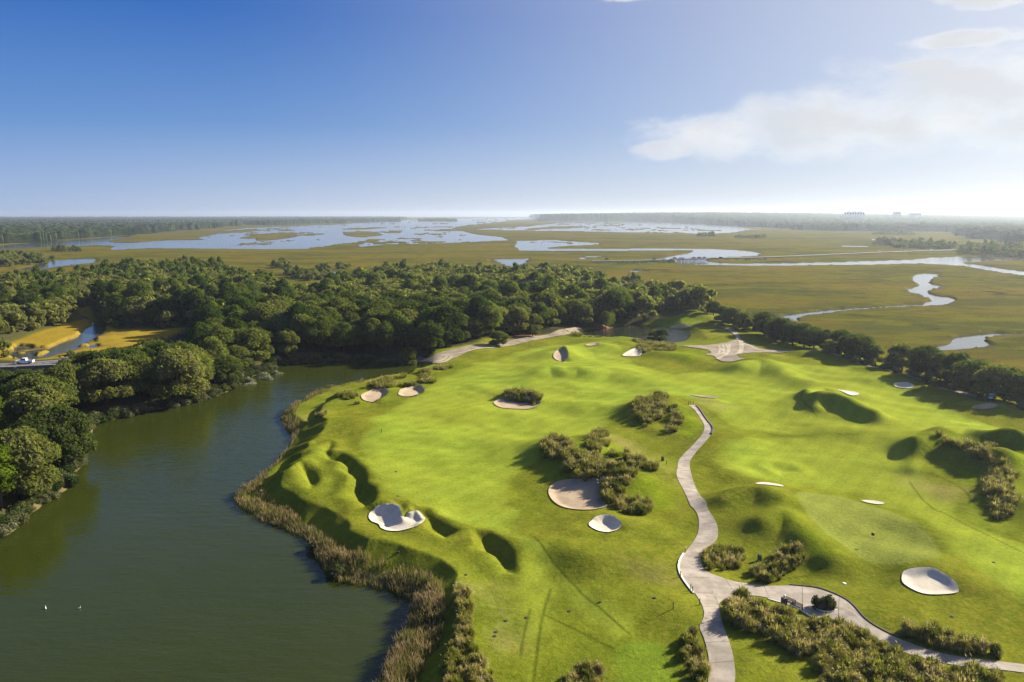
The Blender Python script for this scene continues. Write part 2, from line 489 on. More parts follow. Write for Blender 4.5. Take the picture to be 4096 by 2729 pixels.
def water_mat(name, col, bscale, bstr, rough=0.06, refl=1.0):
    m, t = mat(name); g = t.new('ShaderNodeNewGeometry'); pos = g.outputs['Position']
    a = t.noise(t.mapping(pos, (0.55, 1.5, 1), (0, 0, R(8))), bscale, 3.0, 0.6)
    b2 = t.noise(t.mapping(pos, (0.7, 1.3, 1), (0, 0, R(-25))), bscale * 0.22, 2.0, 0.5)
    gust = t.sstep(t.noise(t.mapping(pos, (0.6, 1.0, 1), (0, 0, R(15))), 0.016, 3.0, 0.5), 0.3, 0.7, 0.55, 1.15)
    hgt = t.math('MULTIPLY', t.math('ADD', a, t.math('MULTIPLY', b2, 1.3)), gust)
    bp = t.new('ShaderNodeBump', ins={'Height': hgt, 'Strength': bstr, 'Distance': 0.25})
    c = t.mix(t.noise(pos, 0.02, 3.0), (col[0] * 0.7, col[1] * 0.75, col[2] * 0.8, 1), (col[0] * 1.3, col[1] * 1.25, col[2] * 1.1, 1))
    b = t.new('ShaderNodeBsdfPrincipled', ins={'Base Color': c, 'Roughness': rough, 'IOR': 1.333, 'Specular IOR Level': 0.5 * refl, 'Normal': bp.outputs[0]})
    finish(t, b.outputs[0])
    return m


M_LAKE = water_mat('lake_water', (0.026, 0.033, 0.004), 0.55, 0.55, 0.05, 0.6)
M_POND = water_mat('pond_water', (0.018, 0.022, 0.014), 0.9, 0.75, 0.06, 1.6)
M_TIDAL = water_mat('tidal_water', (0.05, 0.052, 0.042), 0.25, 0.22, 0.12)

# ground: turf, rough, marsh, forest floor, by masks
m, t = mat('ground_cover'); g = t.new('ShaderNodeNewGeometry'); pos = g.outputs['Position']


def A(nm):
    return t.new('ShaderNodeAttribute', attribute_name=nm).outputs['Fac']


nb = t.noise(pos, 0.018, 4.0, 0.55); nm_ = t.noise(pos, 0.09, 4.0, 0.6); ns = t.noise(pos, 0.8, 5.0, 0.65); nf = t.noise(pos, 5.0, 3.0, 0.7)
streak = t.noise(t.mapping(pos, (0.25, 1.0, 1), (0, 0, R(-28))), 0.22, 4.0, 0.6)
rough_c = t.mix(t.sstep(nm_, 0.3, 0.7), (0.092, 0.112, 0.008, 1), (0.160, 0.175, 0.013, 1))
rough_c = t.mix(t.sstep(ns, 0.35, 0.75), rough_c, t.mix(t.sstep(nb, 0.4, 0.6), (0.170, 0.158, 0.018, 1), (0.122, 0.155, 0.014, 1)))
fair_c = t.mix(t.sstep(streak, 0.3, 0.7), (0.160, 0.212, 0.019, 1), (0.230, 0.285, 0.028, 1))
fair_c = t.mix(t.sstep(nb, 0.35, 0.65), fair_c, (0.205, 0.230, 0.022, 1))
turf = t.mix(t.math('MULTIPLY', A('fair'), t.sstep(t.math('ADD', A('fair'), t.math('MULTIPLY', ns, 0.5)), 0.45, 0.85)), rough_c, fair_c)
turf = t.mix(t.math('MULTIPLY', A('sunlit_tint'), 0.4), turf, t.mix(ns, (0.105, 0.185, 0.003, 1), (0.165, 0.235, 0.004, 1)))  # sunlight on slopes facing the sun, painted in as brighter green
turf = t.mix(A('green'), turf, t.mix(streak, (0.150, 0.172, 0.028, 1), (0.180, 0.198, 0.036, 1)))
turf = t.mix(t.math('MULTIPLY', A('worn'), t.math('MULTIPLY', 0.6, t.sstep(t.math('ADD', nm_, ns), 0.6, 1.2))), turf, (0.20, 0.160, 0.060, 1))
turf = t.mix(A('tee'), turf, t.mix(ns, (0.100, 0.148, 0.012, 1), (0.135, 0.180, 0.016, 1)))
mb1 = t.noise(t.mapping(pos, (0.45, 1, 1), (0, 0, R(6))), 0.010, 9.0, 0.66)
mb2 = t.noise(t.mapping(pos, (0.5, 1, 1), (0, 0, R(-10))), 0.034, 7.0, 0.66, 0.6)
marsh = t.mix(t.sstep(mb1, 0.42, 0.60), (0.064, 0.066, 0.011, 1), (0.128, 0.096, 0.013, 1))
marsh = t.mix(t.sstep(mb2, 0.50, 0.58), marsh, (0.108, 0.100, 0.009, 1))
marsh = t.mix(t.sstep(mb2, 0.40, 0.33), marsh, (0.036, 0.036, 0.010, 1))
marsh = t.mix(t.math('MULTIPLY', t.sstep(t.math('ADD', t.math('MULTIPLY', ns, 0.5), t.math('MULTIPLY', nm_, 0.5)), 0.50, 0.62), 0.55), marsh, (0.036, 0.034, 0.008, 1))
marsh = t.mix(A('gold'), marsh, t.mix(ns, (0.21, 0.145, 0.016, 1), (0.34, 0.235, 0.024, 1)))
mud = t.mix(ns, (0.055, 0.045, 0.030, 1), (0.085, 0.070, 0.045, 1))
marsh = t.mix(A('mud'), marsh, mud)
floor_c = t.mix(ns, (0.030, 0.028, 0.014, 1), (0.075, 0.070, 0.026, 1))
straw = t.mix(ns, (0.16, 0.085, 0.045, 1), (0.23, 0.125, 0.07, 1))
turf = t.mix(t.math('MULTIPLY', A('seam'), 0.55), turf, (0.030, 0.042, 0.003, 1))  # thin shade at mowing edges and longer grass, painted as dark lines
mow = t.new('ShaderNodeTexWave', wave_type='BANDS', ins={'Vector': t.mapping(pos, (1, 1, 1), (0, 0, R(37))), 'Scale': 0.075, 'Distortion': 2.5, 'Detail': 1.0, 'Detail Scale': 0.15}).outputs['Fac']
mk = t.math('ADD', 1.0, t.math('MULTIPLY', t.math('SUBTRACT', t.sstep(mow, 0.35, 0.65), 0.5), 0.07))
turf = t.mix(1.0, turf, t.new('ShaderNodeCombineXYZ', ins={0: mk, 1: mk, 2: mk}).outputs[0], 'MULTIPLY')
col = t.mix(A('marsh'), turf, marsh)
col = t.mix(A('floor'), col, floor_c)
col = t.mix(A('straw'), col, straw)
col = t.mix(A('bank'), col, t.mix(ns, (0.085, 0.075, 0.025, 1), (0.19, 0.145, 0.07, 1)))
n3 = t.noise(pos, 1.9, 4.0, 0.75)
k = t.math('MULTIPLY', t.math('ADD', 0.78, t.math('MULTIPLY', nf, 0.44)), t.math('ADD', 0.40, t.math('MULTIPLY', n3, 1.2)))
col = t.mix(1.0, col, t.new('ShaderNodeCombineXYZ', ins={0: k, 1: k, 2: k}).outputs[0], 'MULTIPLY')
ruf = t.math('SUBTRACT', 1.0, t.math('MULTIPLY', A('fair'), 0.7))
hg = t.math('MULTIPLY', t.math('ADD', t.math('MULTIPLY', nf, 0.5), t.math('MULTIPLY', ns, 1.2)), ruf)
bp = t.new('ShaderNodeBump', ins={'Height': hg, 'Strength': 0.6, 'Distance': 0.25})
b = t.new('ShaderNodeBsdfPrincipled', ins={'Base Color': col, 'Roughness': 0.9, 'Specular IOR Level': 0.0, 'Normal': bp.outputs[0]})
b.inputs['Sheen Weight'].default_value = 0.0; b.inputs['Sheen Roughness'].default_value = 0.5
t.put(b.inputs['Sheen Tint'], (0.8, 0.9, 0.4))
finish(t, b.outputs[0]); M_GROUND = m

# ------------------------------------------------------------------ the lie of the land
LAKE_Z, SEA_Z, MARSH_Z, POND_Z = -2.6, -2.7, -1.8, -1.3
SHORE_S = ('C2 1050,1900 1060,1640 1100,1568 1180,1460 1230,1330 1300,1200 1360,1090 1400,1000 1400,900 1450,790 1330,740 1220,690 1040,650 880,630 760,600 640,550 600,450 '
           '540,380 520,320 480,240 440,200 330,160 250,120 100,70 0,30 B1 2250,1520 2150,1450 2140,1420 2300,1320 B2 0,1280 70,1200 150,1140 200,1060 260,1020 320,940 '
           '325,900 330,850 290,790 230,730 220,690 260,650 330,600 420,560 520,490 620,450 720,430 830,400 1000,370 1120,340 1260,320 1400,300 1480,270 1480,200 1380,180')
FAR_S = ('B2 1100,180 800,180 500,200 250,220 150,240 100,290 0,310 B1 2220,390 2100,460 1900,530 1700,590 1500,620 1380,640 1180,690 1000,730 910,750 850,790 830,850 770,880 '
         '740,920 760,980 760,1080 720,1180 660,1260 640,1340 560,1400 480,1450 380,1500 310,1568 C1 290,20 230,80 180,140 80,200 0,240')
shore = P(SHORE_S, LAKE_Z); far_shore = P(FAR_S, LAKE_Z)
LAKE = np.vstack([smooth(np.vstack([shore, far_shore]), False, 3), [(-78, 95), (-110, 80), (-170, 40), (-170, -30), (60, -30), (30, 30)]])
POND = smooth(P('A3 600,1235 640,1222 700,1192 850,1192 950,1168 1050,1150 1200,1145 1400,1155 1470,1178 1560,1195 1630,1210 1640,1250 1600,1290 1500,1308 1420,1310 1350,1300 1250,1285 1100,1262 1000,1252 900,1258 800,1250', POND_Z))
LAND = P('F -900,690 -150,668 0,660 200,646 230,632 300,627 440,620 520,628 600,655 690,688 735,688 780,658 870,632 1000,628 1100,640 1230,632 1330,632 1420,668 1500,690 1600,706 1700,726 1800,756 1930,800 2011,820 2126,850 2235,885 2343,915 2800,1060 3600,1400 4000,2600 -2000,2600 -3000,1400')
LOWIN = [P('A1 -600,1330 0,1330 180,1270 280,1230 400,1190 500,1170 690,1110 700,1000 850,960 880,1080 960,1130 1100,1190 1500,1180 1760,1170 1800,1260 1640,1310 1400,1330 1200,1340 1000,1400 880,1440 650,1430 500,1450 380,1468 90,1468 0,1455 -600,1480', MARSH_Z),
         P('B1 90,340 110,300 200,285 300,275 560,255 560,290 440,315 280,330', MARSH_Z)]
CREEKS_S = [
    'A1 690,1045 750,1075 850,1105 960,1145 955,1190 930,1230 850,1270 820,1310 740,1340 735,1360 600,1390 400,1450 300,1462 90,1462 90,1402 150,1395 330,1380 440,1370 560,1310 700,1260 760,1210 850,1150 840,1110 750,1095',
    'A1 1380,1290 1560,1262 1650,1210 1740,1190 1775,1270 1640,1300',
    'A1 800,1350 830,1335 890,1330 900,1345 850,1356', 'A1 540,1448 650,1425 880,1418 880,1438 700,1452',
    'A1 130,1352 180,1340 300,1345 310,1365 150,1385', 'B1 105,325 130,310 290,298 440,296 440,312 280,318 180,330',
    'A1 160,635 330,605 470,560 600,550 690,545 870,540 880,570 640,598 500,615 400,630 320,645',
    'A3 -165,545 0,540 160,538 120,570 30,605 0,608 -60,600',
    'A3 640,520 700,512 840,518 760,526', 'A3 1095,652 1200,648 1200,658 1100,662', 'A3 620,535 690,528 640,542',
    'A2 470,812 520,790 640,740 700,690 750,660 700,650 650,700 600,750 540,780', 'A2 380,650 440,640 490,645 440,655', 'A2 370,770 560,770 560,780 380,782',
    'A3 50,375 400,368 520,380 800,395 790,405 650,415 480,420 380,425 300,440 360,448 900,449 1300,444 1700,449 2000,455 2200,473 2290,490 2250,510 2000,522 1800,530 1790,545 1790,565 1900,578 2354,583 A4 600,570 1300,550 1500,530 1800,520 2100,520 2800,522 2800,548 2354,548 2000,560 1790,572 1800,585 1950,600 2100,625 2354,660 2800,700 2800,720 2354,690 2150,665 1950,630 1800,605 1600,590 1400,580 1000,590 600,595 0,602 A3 2000,598 1700,595 1550,582 1490,568 1490,545 1340,542 1500,512 1600,495 1680,472 1650,460 1300,462 900,465 300,467 70,461 60,430 45,400',
    'A4 1350,690 1450,675 1580,675 1530,715 1480,750 1500,770 1580,790 1530,815 1465,835 1470,860 1560,885 1650,895 1730,920 1700,945 1600,960 1420,970 1330,970 1000,993 750,1008 600,1023 500,1043 350,1053 290,1075 260,1110 150,1108 90,1075 200,1050 350,1035 500,1013 800,992 1300,963 1440,958 1500,930 1490,910 1420,880 1290,840 1280,825 1340,800 1390,785 1380,765 1320,745 1330,720',
    'A4 1700,1280 1800,1250 1950,1235 2100,1225 2800,1222 2800,1234 2180,1236 2050,1245 2010,1270 2010,1300 2025,1330 1960,1355 1800,1365 1600,1378 1430,1376 1480,1355 1600,1340 1700,1310 1715,1295',
    'A1 -700,445 0,424 500,386 900,364 1000,372 1000,398 820,416 480,427 130,444 0,449 -700,475', 'A1 1015,457 1060,430 1300,404 1900,374 2354,352 2354,385 2000,415 1500,432 1200,448',
    'A4 680,421 910,421 910,427 690,428', 'A4 950,361 985,361 985,367 950,367', 'A4 2230,275 2354,280 2600,285 2600,295 2354,293']
CREEKS = [P(c, SEA_Z) for c in CREEKS_S]
CREEK_ISLES = [P('A3 100,402 180,385 350,382 520,386 585,394 560,402 420,412 250,425 160,425', SEA_Z), P('A1 330,1402 440,1385 455,1395 400,1425 330,1440', SEA_Z), P('A1 160,1398 230,1392 235,1408 165,1412', SEA_Z)]
FLATS = [P(c, SEA_Z) for c in (
    'F -900,600 0,570 0,562 120,553 240,545 320,535 440,535 560,524 640,520 760,516 900,507 1000,503 1130,500 1230,499 1300,500 1210,504 1060,520 1040,525 1100,537 1160,545 1180,552 1100,556 1000,560 900,562 800,571 700,573 600,573 500,572 330,570 260,571 255,565 200,563 100,562 0,572 -900,610',
    'F 1080,527 1210,520 1300,509 1430,509 1560,511 1650,513 1745,527 1690,534 1620,539 1560,536 1330,532 1200,530',
    'F 1180,560 1250,556 1380,560 1300,566 1200,572', 'F 60,598 215,596 210,604 100,612 60,610')]
FLAT_ISLES = [P(c, SEA_Z) for c in (
    'A2 800,300 930,290 1050,290 1150,325 980,339 850,326', 'A2 780,270 900,257 1200,253 1050,266', 'A1 1000,385 1200,360 1280,315 1700,300 2100,285 2354,265 A2 0,262 0,278 A1 2354,285 2000,310 1800,345 1900,365 1500,372 1200,392',
    'A2 0,322 100,312 330,300 250,350 100,370 0,372 A1 2150,372 2250,340', 'A2 700,440 760,405 880,398 862,442 760,462', 'A3 130,275 180,260 400,245 650,245 620,255 350,265')]
CREST = smooth(P('B2 1480,150 1440,290 1230,345 1050,425 960,450 900,470 760,475 740,540 640,590 590,650 578,740 560,830 500,900 400,985 400,1110 270,1215 205,1320 330,1390 450,1470 560,1560 C2 700,40 790,110 850,180 1000,270 1100,370 1250,430 1450,470 1600,520 1700,590 1790,650 1830,720 1840,900 1850,1100 1720,1300 1620,1568 1500,2400'), False, 3)
BENCH = np.vstack([CREST, P('C2 -600,2400 C1 800,1568 B1 1800,1500 1900,900 B2 0,600 500,350 1200,250', 0)])
# grass hollows (depth)
HOLLOWS = [(P(s), d, e) for s, d, e in (
    ('B2 545,1110 600,1070 650,1045 780,1055 840,1085 885,1120 855,1165 770,1155 700,1125 620,1105', 2.6, 2.4),
    ('B2 585,1055 620,1005 690,965 700,1000 640,1055', 1.2, 2.0),
    ('B2 765,1210 820,1155 900,1155 970,1205 995,1280 985,1330 1065,1365 1085,1420 1065,1500 1005,1545 935,1545 920,1490 800,1440 830,1390 880,1310 890,1265 840,1235', 2.8, 2.6),
    ('B2 380,1190 450,1185 530,1225 565,1290 505,1355 460,1320 430,1280', 2.0, 2.4),
    ('C2 1440,30 1560,35 1625,95 1755,145 1830,200 1730,255 1650,215 1520,185 1550,120', 1.9, 2.2),
    ('C2 2030,205 2130,215 2255,285 2335,375 2358,540 2260,535 2200,450 2140,370 2020,330', 2.1, 2.2),
    ('C2 1270,-40 1360,-40 1370,60 1340,100 1325,40', 0.8, 1.6), ('B4 0,1180 40,1150 200,1150 260,1200 120,1240', 0.7, 4))]
# ridges and mounds: crest line, height, half width on the side towards the lake/viewer, half width on the other side
RIDGES = [(smooth(P(s), False, 3), h * 0.82, a * 0.68, b * 1.05) for s, h, a, b in (
    ('B4 500,640 650,660 780,705 880,765 975,802', 3.9, 4.8, 9), ('B4 340,575 420,515 520,500 620,530', 2.2, 5, 10), ('B4 345,570 390,640 440,690', 1.4, 3, 8),
    ('B4 1580,945 1700,925 1850,920 1950,985 2080,1020 2351,1090', 2.4, 4.5, 8), ('B4 2130,1060 2250,1055 2351,1120', 2.4, 4.0, 8),
    ('B4 1340,1050 1520,1025 1650,1065 1800,1125 1950,1155 2070,1190', 2.9, 6, 7), ('B4 2230,1240 2300,1320 2260,1450 2351,1568', 1.8, 6, 7), ('B4 1330,1060 1340,1150 1330,1210', 1.0, 3, 5),
    ('B3 1110,720 1200,655 1320,620 1400,630', 2.4, 6, 9), ('B3 1430,700 1530,700 1570,790', 1.4, 5, 6), ('B3 1330,850 1400,880 1500,880', 0.8, 4, 5),
    ('B3 300,1080 370,1020 480,1110 620,1220 780,1285 950,1330 1090,1350', 2.6, 7, 8), ('B3 690,1080 760,970 850,930', 1.6, 5, 6), ('B3 1010,1170 1150,1160 1330,1250', 1.2, 4, 5),
    ('B3 240,345 340,312 400,322 480,345 600,330 700,352', 2.0, 7, 13), ('B3 800,330 950,320 1150,380', 1.3, 11, 22),
    ('B3 330,165 500,108 650,88 850,98', 2.3, 9, 16), ('B3 640,620 800,610 980,650', 1.0, 8, 12), ('B3 1630,590 1800,600 2100,650', 0.9, 8, 14),
    ('B3 2090,290 2250,252 2351,265 B4 60,290 220,370 330,420', 2.6, 8, 14), ('B3 1370,150 1500,165 1620,190', 1.6, 8, 12),
    ('B3 1930,1535 2050,1495 2200,1482 2351,1510 B4 60,1550', 2.7, 5, 9), ('C4 -40,185 120,155 250,210 330,290 480,385 565,475', 3.2, 5.5, 10),
    ('B4 300,145 420,140 540,165 700,200', 1.6, 7, 8), ('B4 850,285 1000,300', 0.9, 6, 8), ('B4 960,400 1100,350 1250,355', 1.3, 8, 10), ('B4 1880,655 2100,650 2300,700', 1.4, 7, 9),
    ('A3 1180,1105 1400,1070 1560,1075 1640,1100', 3.0, 14, 20), ('A3 1600,1120 1780,1120', 1.6, 10, 14), ('A3 -500,1350 -350,1330 B3 -100,-30', 1.0, 10, 14),
    ('A3 2080,1480 2250,1440 2354,1470', 1.3, 6, 10), ('A3 300,1190 400,1210', 1.5, 8, 8), ('A2 1800,1290 1950,1310', 1.6, 10, 10), ('A2 1600,1390 1700,1375', 1.2, 8, 8),
    ('B3 1700,1200 1850,1180 2000,1260', 0.9, 7, 9), ('B3 1850,890 1980,880 2120,940', 1.1, 7, 10), ('C3 1000,840 1300,830 1500,950', 1.0, 7, 8), ('C3 780,500 1100,480 1350,560', 1.1, 8, 9), ('C3 300,330 520,390 700,470', 0.8, 5, 8),
    ('B4 600,880 900,900 1400,960', 1.0, 10, 14), ('B4 0,1390 200,1415 600,1440', 0.7, 6, 8), ('C4 950,40 1100,90 1350,180 1500,270', 0.9, 6, 8), ('C4 1550,540 1750,610 1900,720', 0.7, 5, 7), ('C4 900,900 1300,950 1700,940', 0.8, 7, 8),
    ('B2 1050,770 1300,720 1600,690 2000,640', 0.9, 10, 14), ('B2 1900,850 2351,960', 1.1, 12, 16), ('B2 240,1230 320,1190 420,1190', 1.2, 4, 6), ('C2 850,120 960,200 1100,300', 0.3, 4, 6))]
# bunkers: outline, sand depth, height of the far/right lip, damp sand?
BUNK = [
    ('C2 1035,60 1060,20 1150,0 1280,5 1325,40 1335,85 1350,108 1400,85 1490,75 1545,105 1550,130 1500,170 1430,195 1320,208 1220,200 1150,170 1125,130 1060,100', 0.5, 0.8, 0, 'large heart-shaped pale sand bunker with a grass tongue, nearest the lake'),
    ('C3 705,150 760,110 860,95 940,115 1000,170 990,200 930,225 880,235 800,220 730,185', 0.5, 0.6, 0, 'small oval white sand bunker half in shade below the big tussock ridge'),
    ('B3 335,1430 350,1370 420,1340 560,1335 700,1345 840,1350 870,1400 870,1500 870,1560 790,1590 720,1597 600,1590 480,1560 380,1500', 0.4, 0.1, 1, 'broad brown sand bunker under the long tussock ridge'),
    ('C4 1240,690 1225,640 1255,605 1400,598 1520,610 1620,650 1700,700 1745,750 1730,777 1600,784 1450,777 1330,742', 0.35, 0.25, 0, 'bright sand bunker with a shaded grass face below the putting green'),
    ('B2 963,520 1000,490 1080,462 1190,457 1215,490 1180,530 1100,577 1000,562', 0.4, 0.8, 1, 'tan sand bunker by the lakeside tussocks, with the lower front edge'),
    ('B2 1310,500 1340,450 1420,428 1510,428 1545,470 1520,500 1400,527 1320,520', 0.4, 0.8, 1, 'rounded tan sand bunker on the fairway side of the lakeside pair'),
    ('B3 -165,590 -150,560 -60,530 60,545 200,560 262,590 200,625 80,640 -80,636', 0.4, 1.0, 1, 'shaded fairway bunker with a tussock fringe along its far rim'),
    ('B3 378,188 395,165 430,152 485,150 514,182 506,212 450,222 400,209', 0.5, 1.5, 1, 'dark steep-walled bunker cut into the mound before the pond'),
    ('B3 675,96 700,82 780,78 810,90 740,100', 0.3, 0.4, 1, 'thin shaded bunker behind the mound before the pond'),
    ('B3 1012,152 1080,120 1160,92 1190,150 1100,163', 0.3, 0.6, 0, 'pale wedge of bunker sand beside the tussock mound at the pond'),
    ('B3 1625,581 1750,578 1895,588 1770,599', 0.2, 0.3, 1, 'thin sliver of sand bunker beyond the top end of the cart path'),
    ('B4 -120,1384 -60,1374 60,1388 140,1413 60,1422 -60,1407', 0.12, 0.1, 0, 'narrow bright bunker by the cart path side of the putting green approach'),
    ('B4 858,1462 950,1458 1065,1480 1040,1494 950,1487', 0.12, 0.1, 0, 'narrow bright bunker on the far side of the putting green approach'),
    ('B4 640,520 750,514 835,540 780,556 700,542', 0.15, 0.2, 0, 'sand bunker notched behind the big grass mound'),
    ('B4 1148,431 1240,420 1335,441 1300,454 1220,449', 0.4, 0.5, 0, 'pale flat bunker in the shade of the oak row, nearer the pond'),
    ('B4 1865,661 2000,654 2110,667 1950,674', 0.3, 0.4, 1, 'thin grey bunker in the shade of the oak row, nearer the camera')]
BUNKERS = [(smooth(P(s)), d, lip, damp, lab) for s, d, lip, damp, lab in BUNK]
PATHZ = P('B3 1500,1280 1615,680 1760,700 1860,860 1690,1040 1650,1180 1790,1540 C3 1890,90 1900,230 1780,340 1720,440 1800,590 2351,670 C4 200,665 400,690 680,800 980,1050 1300,1190 2351,1390 2351,1470 1700,1390 1080,1200 600,1000 320,920 0,810 C3 2000,790 1900,880 1940,1080 2050,1500 2045,1700 1800,1700 1750,1030 1530,550')


def H(x, y):
    x = np.asarray(x, float); y = np.asarray(y, float); sh = x.shape; x = x.ravel(); y = y.ravel()
    d = np.hypot(x, y)
    land = sdf(LAND, x, y, 40.0)
    lv = 1.0 - ss(land, -10.0, 2.0)
    for q in LOWIN:
        s = sdf(q, x, y, 12.0); lv = np.minimum(lv, ss(s, 0.0, 7.0))
    nr = d < 700
    course = np.zeros_like(x)
    xn, yn = x[nr], y[nr]
    c = (fbm(xn / 46.0, yn / 46.0, 3, 3) - 0.5) * 2.6 + (fbm(xn / 15.0, yn / 15.0, 11, 3) - 0.5) * 1.5
    for poly, hgt, a, b in RIDGES:
        k = near(poly, xn, yn, 2.6 * max(a, b) + b)
        if k.any():
            # a sharp crest plus a broad back on the sunward side
            dd = seg_dist(poly, xn[k], yn[k], False)[0]
            d2 = seg_dist(poly, xn[k] - SUNV.x * b * 0.55, yn[k] - SUNV.y * b * 0.55, False)[0]
            wob = 0.86 + 0.28 * vnoise(xn[k] / 9.0, yn[k] / 9.0, 5)
            c[k] += hgt * wob * (0.75 * np.exp(-(dd / a) ** 2) + 0.45 * np.exp(-(d2 / b) ** 2))
    s = sdf(BENCH, xn, yn, 10.0)
    c -= 1.5 * ss(-s, -0.6, 2.8)
    c += 0.3 * np.exp(-((s - 1.5) / 2.5) ** 2) * (s > -2)
    for poly, dep, e in HOLLOWS:
        k = near(poly, xn, yn, 8.0)
        if k.any():
            dd, _, ins, _, _ = seg_dist(poly, xn[k], yn[k])
            sd = np.where(ins, -dd, dd)
            pr = xn[k] * SUNV.x + yn[k] * SUNV.y; pp = poly[:, 0] * SUNV.x + poly[:, 1] * SUNV.y
            tp = (pr - pp.min()) / (pp.max() - pp.min() + 1e-6)      # deep under the sunward rim, running out the other way
            c[k] += -0.62 * dep * ss(-sd, -1.2, e * 1.1) * (0.25 + 0.75 * ss(tp, 0.0, 0.6)) + 0.35 * np.exp(-((sd - 1.2) / 1.8) ** 2)
    for poly, dep, lip, damp, lab in BUNKERS:
        k = near(poly, xn, yn, 9.0)
        if k.any():
            dd, _, ins, vx, vy = seg_dist(poly, xn[k], yn[k])
            sd = np.where(ins, -dd, dd)
            sg = np.where(ins, -1.0, 1.0)
            fx, fy = vx * sg, vy * sg                 # outward
            lf = np.clip(fx * 0.62 + fy * 0.78, -0.15, 1.0) * lip
            out = lf * np.exp(-(np.maximum(sd, 0) / np.where(yn[k] > 200, 6.0, 3.6)) ** 2)
            inn = lf * (1 - ss(-sd, 0.0, 1.7)) - dep * ss(-sd, -0.2, 1.5)
            c[k] += np.where(ins, inn, out)
    sp_ = sdf(PATHZ, xn, yn, 8.0)
    course[nr] = c * (1 - 0.0 * sp_) * 1.0
    h = MARSH_Z + (0.0 - MARSH_Z) * lv + course * ss(lv, 0.35, 1.0)
    # marsh surface: tussocky
    mr = (lv < 0.6)
    h[mr] += (fbm(x[mr] / 9.0, y[mr] / 9.0, 21, 2) - 0.5) * 0.5
    # tidal flats: water with low mud and grass streaks
    fl = np.full(x.shape, 60.0)
    for q in FLATS:
        fl = np.minimum(fl, sdf(q, x, y, 60.0))
    for q in FLAT_ISLES:
        fl = np.maximum(fl, -sdf(q, x, y, 60.0))
    wob = (fbm(x / 130.0, y / 260.0, 31, 3) - 0.5) * 70
    tid = SEA_Z - 0.25 + 0.75 * ss(fbm(x / 90.0, y / 300.0, 41, 6, 0.72), 0.585, 0.65)
    k = ss(fl + wob * 0.5, -20, 20)
    h = np.where(fl < 59, tid * (1 - k) + h * k, h)
    # creeks: steep banks on the far side, low shelving ones on the near side
    for q in CREEKS:
        k = near(q, x, y, 45.0)
        if not k.any():
            continue
        xx, yy, dk = x[k], y[k], d[k]
        dd, _, ins, vx, vy = seg_dist(q, xx, yy)
        s_ = np.where(ins, -dd, dd) + (vnoise(xx / 6.0, yy / 9.0, 51) - 0.5) * np.minimum(5.0, dk * 0.006)
        for isl in CREEK_ISLES:
            s_ = np.maximum(s_, -sdf(isl, xx, yy, 45.0))
        tow = -(vx * xx + vy * yy) / dk
        steep = np.maximum(0.7, dk * 0.003)
        slope = np.where(tow > 0.1, np.minimum(0.55 * 50.0 / dk, 1.2 / steep), 1.2 / steep)
        hc = SEA_Z + 0.04 + np.where(s_ > 0, s_ * slope, np.maximum(s_ * 0.8, -0.9))
        h[k] = np.where(s_ < 44, np.minimum(h[k], hc), h[k])
    # lake and pond banks
    sl = sdf(LAKE, x, y, 14.0) + (vnoise(x / 3.0, y / 3.0, 61) - 0.5) * 0.9
    lakeh = LAKE_Z + np.where(sl > 0, sl * 0.48, np.maximum(sl * 0.5, -1.2))
    h = np.where(sl < 13.5, np.minimum(h, lakeh), h)
    k = near(POND, x, y, 30.0)
    if k.any():
        dd, _, ins, vx, vy = seg_dist(POND, x[k], y[k])
        sg = np.where(ins, -dd, dd)
        slope = np.where(vy < 0.0, 0.10 + 0.35 * ss(vy, -0.6, 0.0), 0.45)
        h[k] = np.minimum(h[k], POND_Z + np.where(ins, np.maximum(sg * 0.5, -1.0), sg * slope))
    return h.reshape(sh)


def hz(x, y):
    return float(H(np.array([x]), np.array([y]))[0])


# the ground sheet: rings and rays, finer near the viewpoint's side of the land
rs = [58.0]
while rs[-1] < 15000:
    r = rs[-1]
    rs.append(r + (0.0042 * r if r < 265 else min(0.62 * r * r / 39800, 0.12 * r)))
rs = np.array(rs)
th = np.radians(np.linspace(-47, 47, 900))
RR, TT = np.meshgrid(rs, th, indexing='ij')
GX, GY = (RR * np.sin(TT)).ravel(), (RR * np.cos(TT)).ravel()
GZ = H(GX, GY)
nr_, nt_ = RR.shape
idx = np.arange(nr_ * nt_).reshape(nr_, nt_)
Fq = np.stack([idx[:-1, :-1], idx[:-1, 1:], idx[1:, 1:], idx[1:, :-1]], -1).reshape(-1, 4)[:, ::-1]
gm = mesh('ground', np.stack([GX, GY, GZ], 1), Fq, True, [M_GROUND])


def area(ps, soft=3.0, wob=0.0, sc=8.0, m=30.0):
    o = np.zeros_like(GX)
    for p in ps:
        s = sdf(p, GX, GY, m)
        k = s < m - 0.1
        if wob:
            s[k] += (fbm(GX[k] / sc, GY[k] / sc, 71, 3) - 0.5) * wob
        o = np.maximum(o, np.where(k, 1 - ss(s, -soft, soft), 0))
    return o


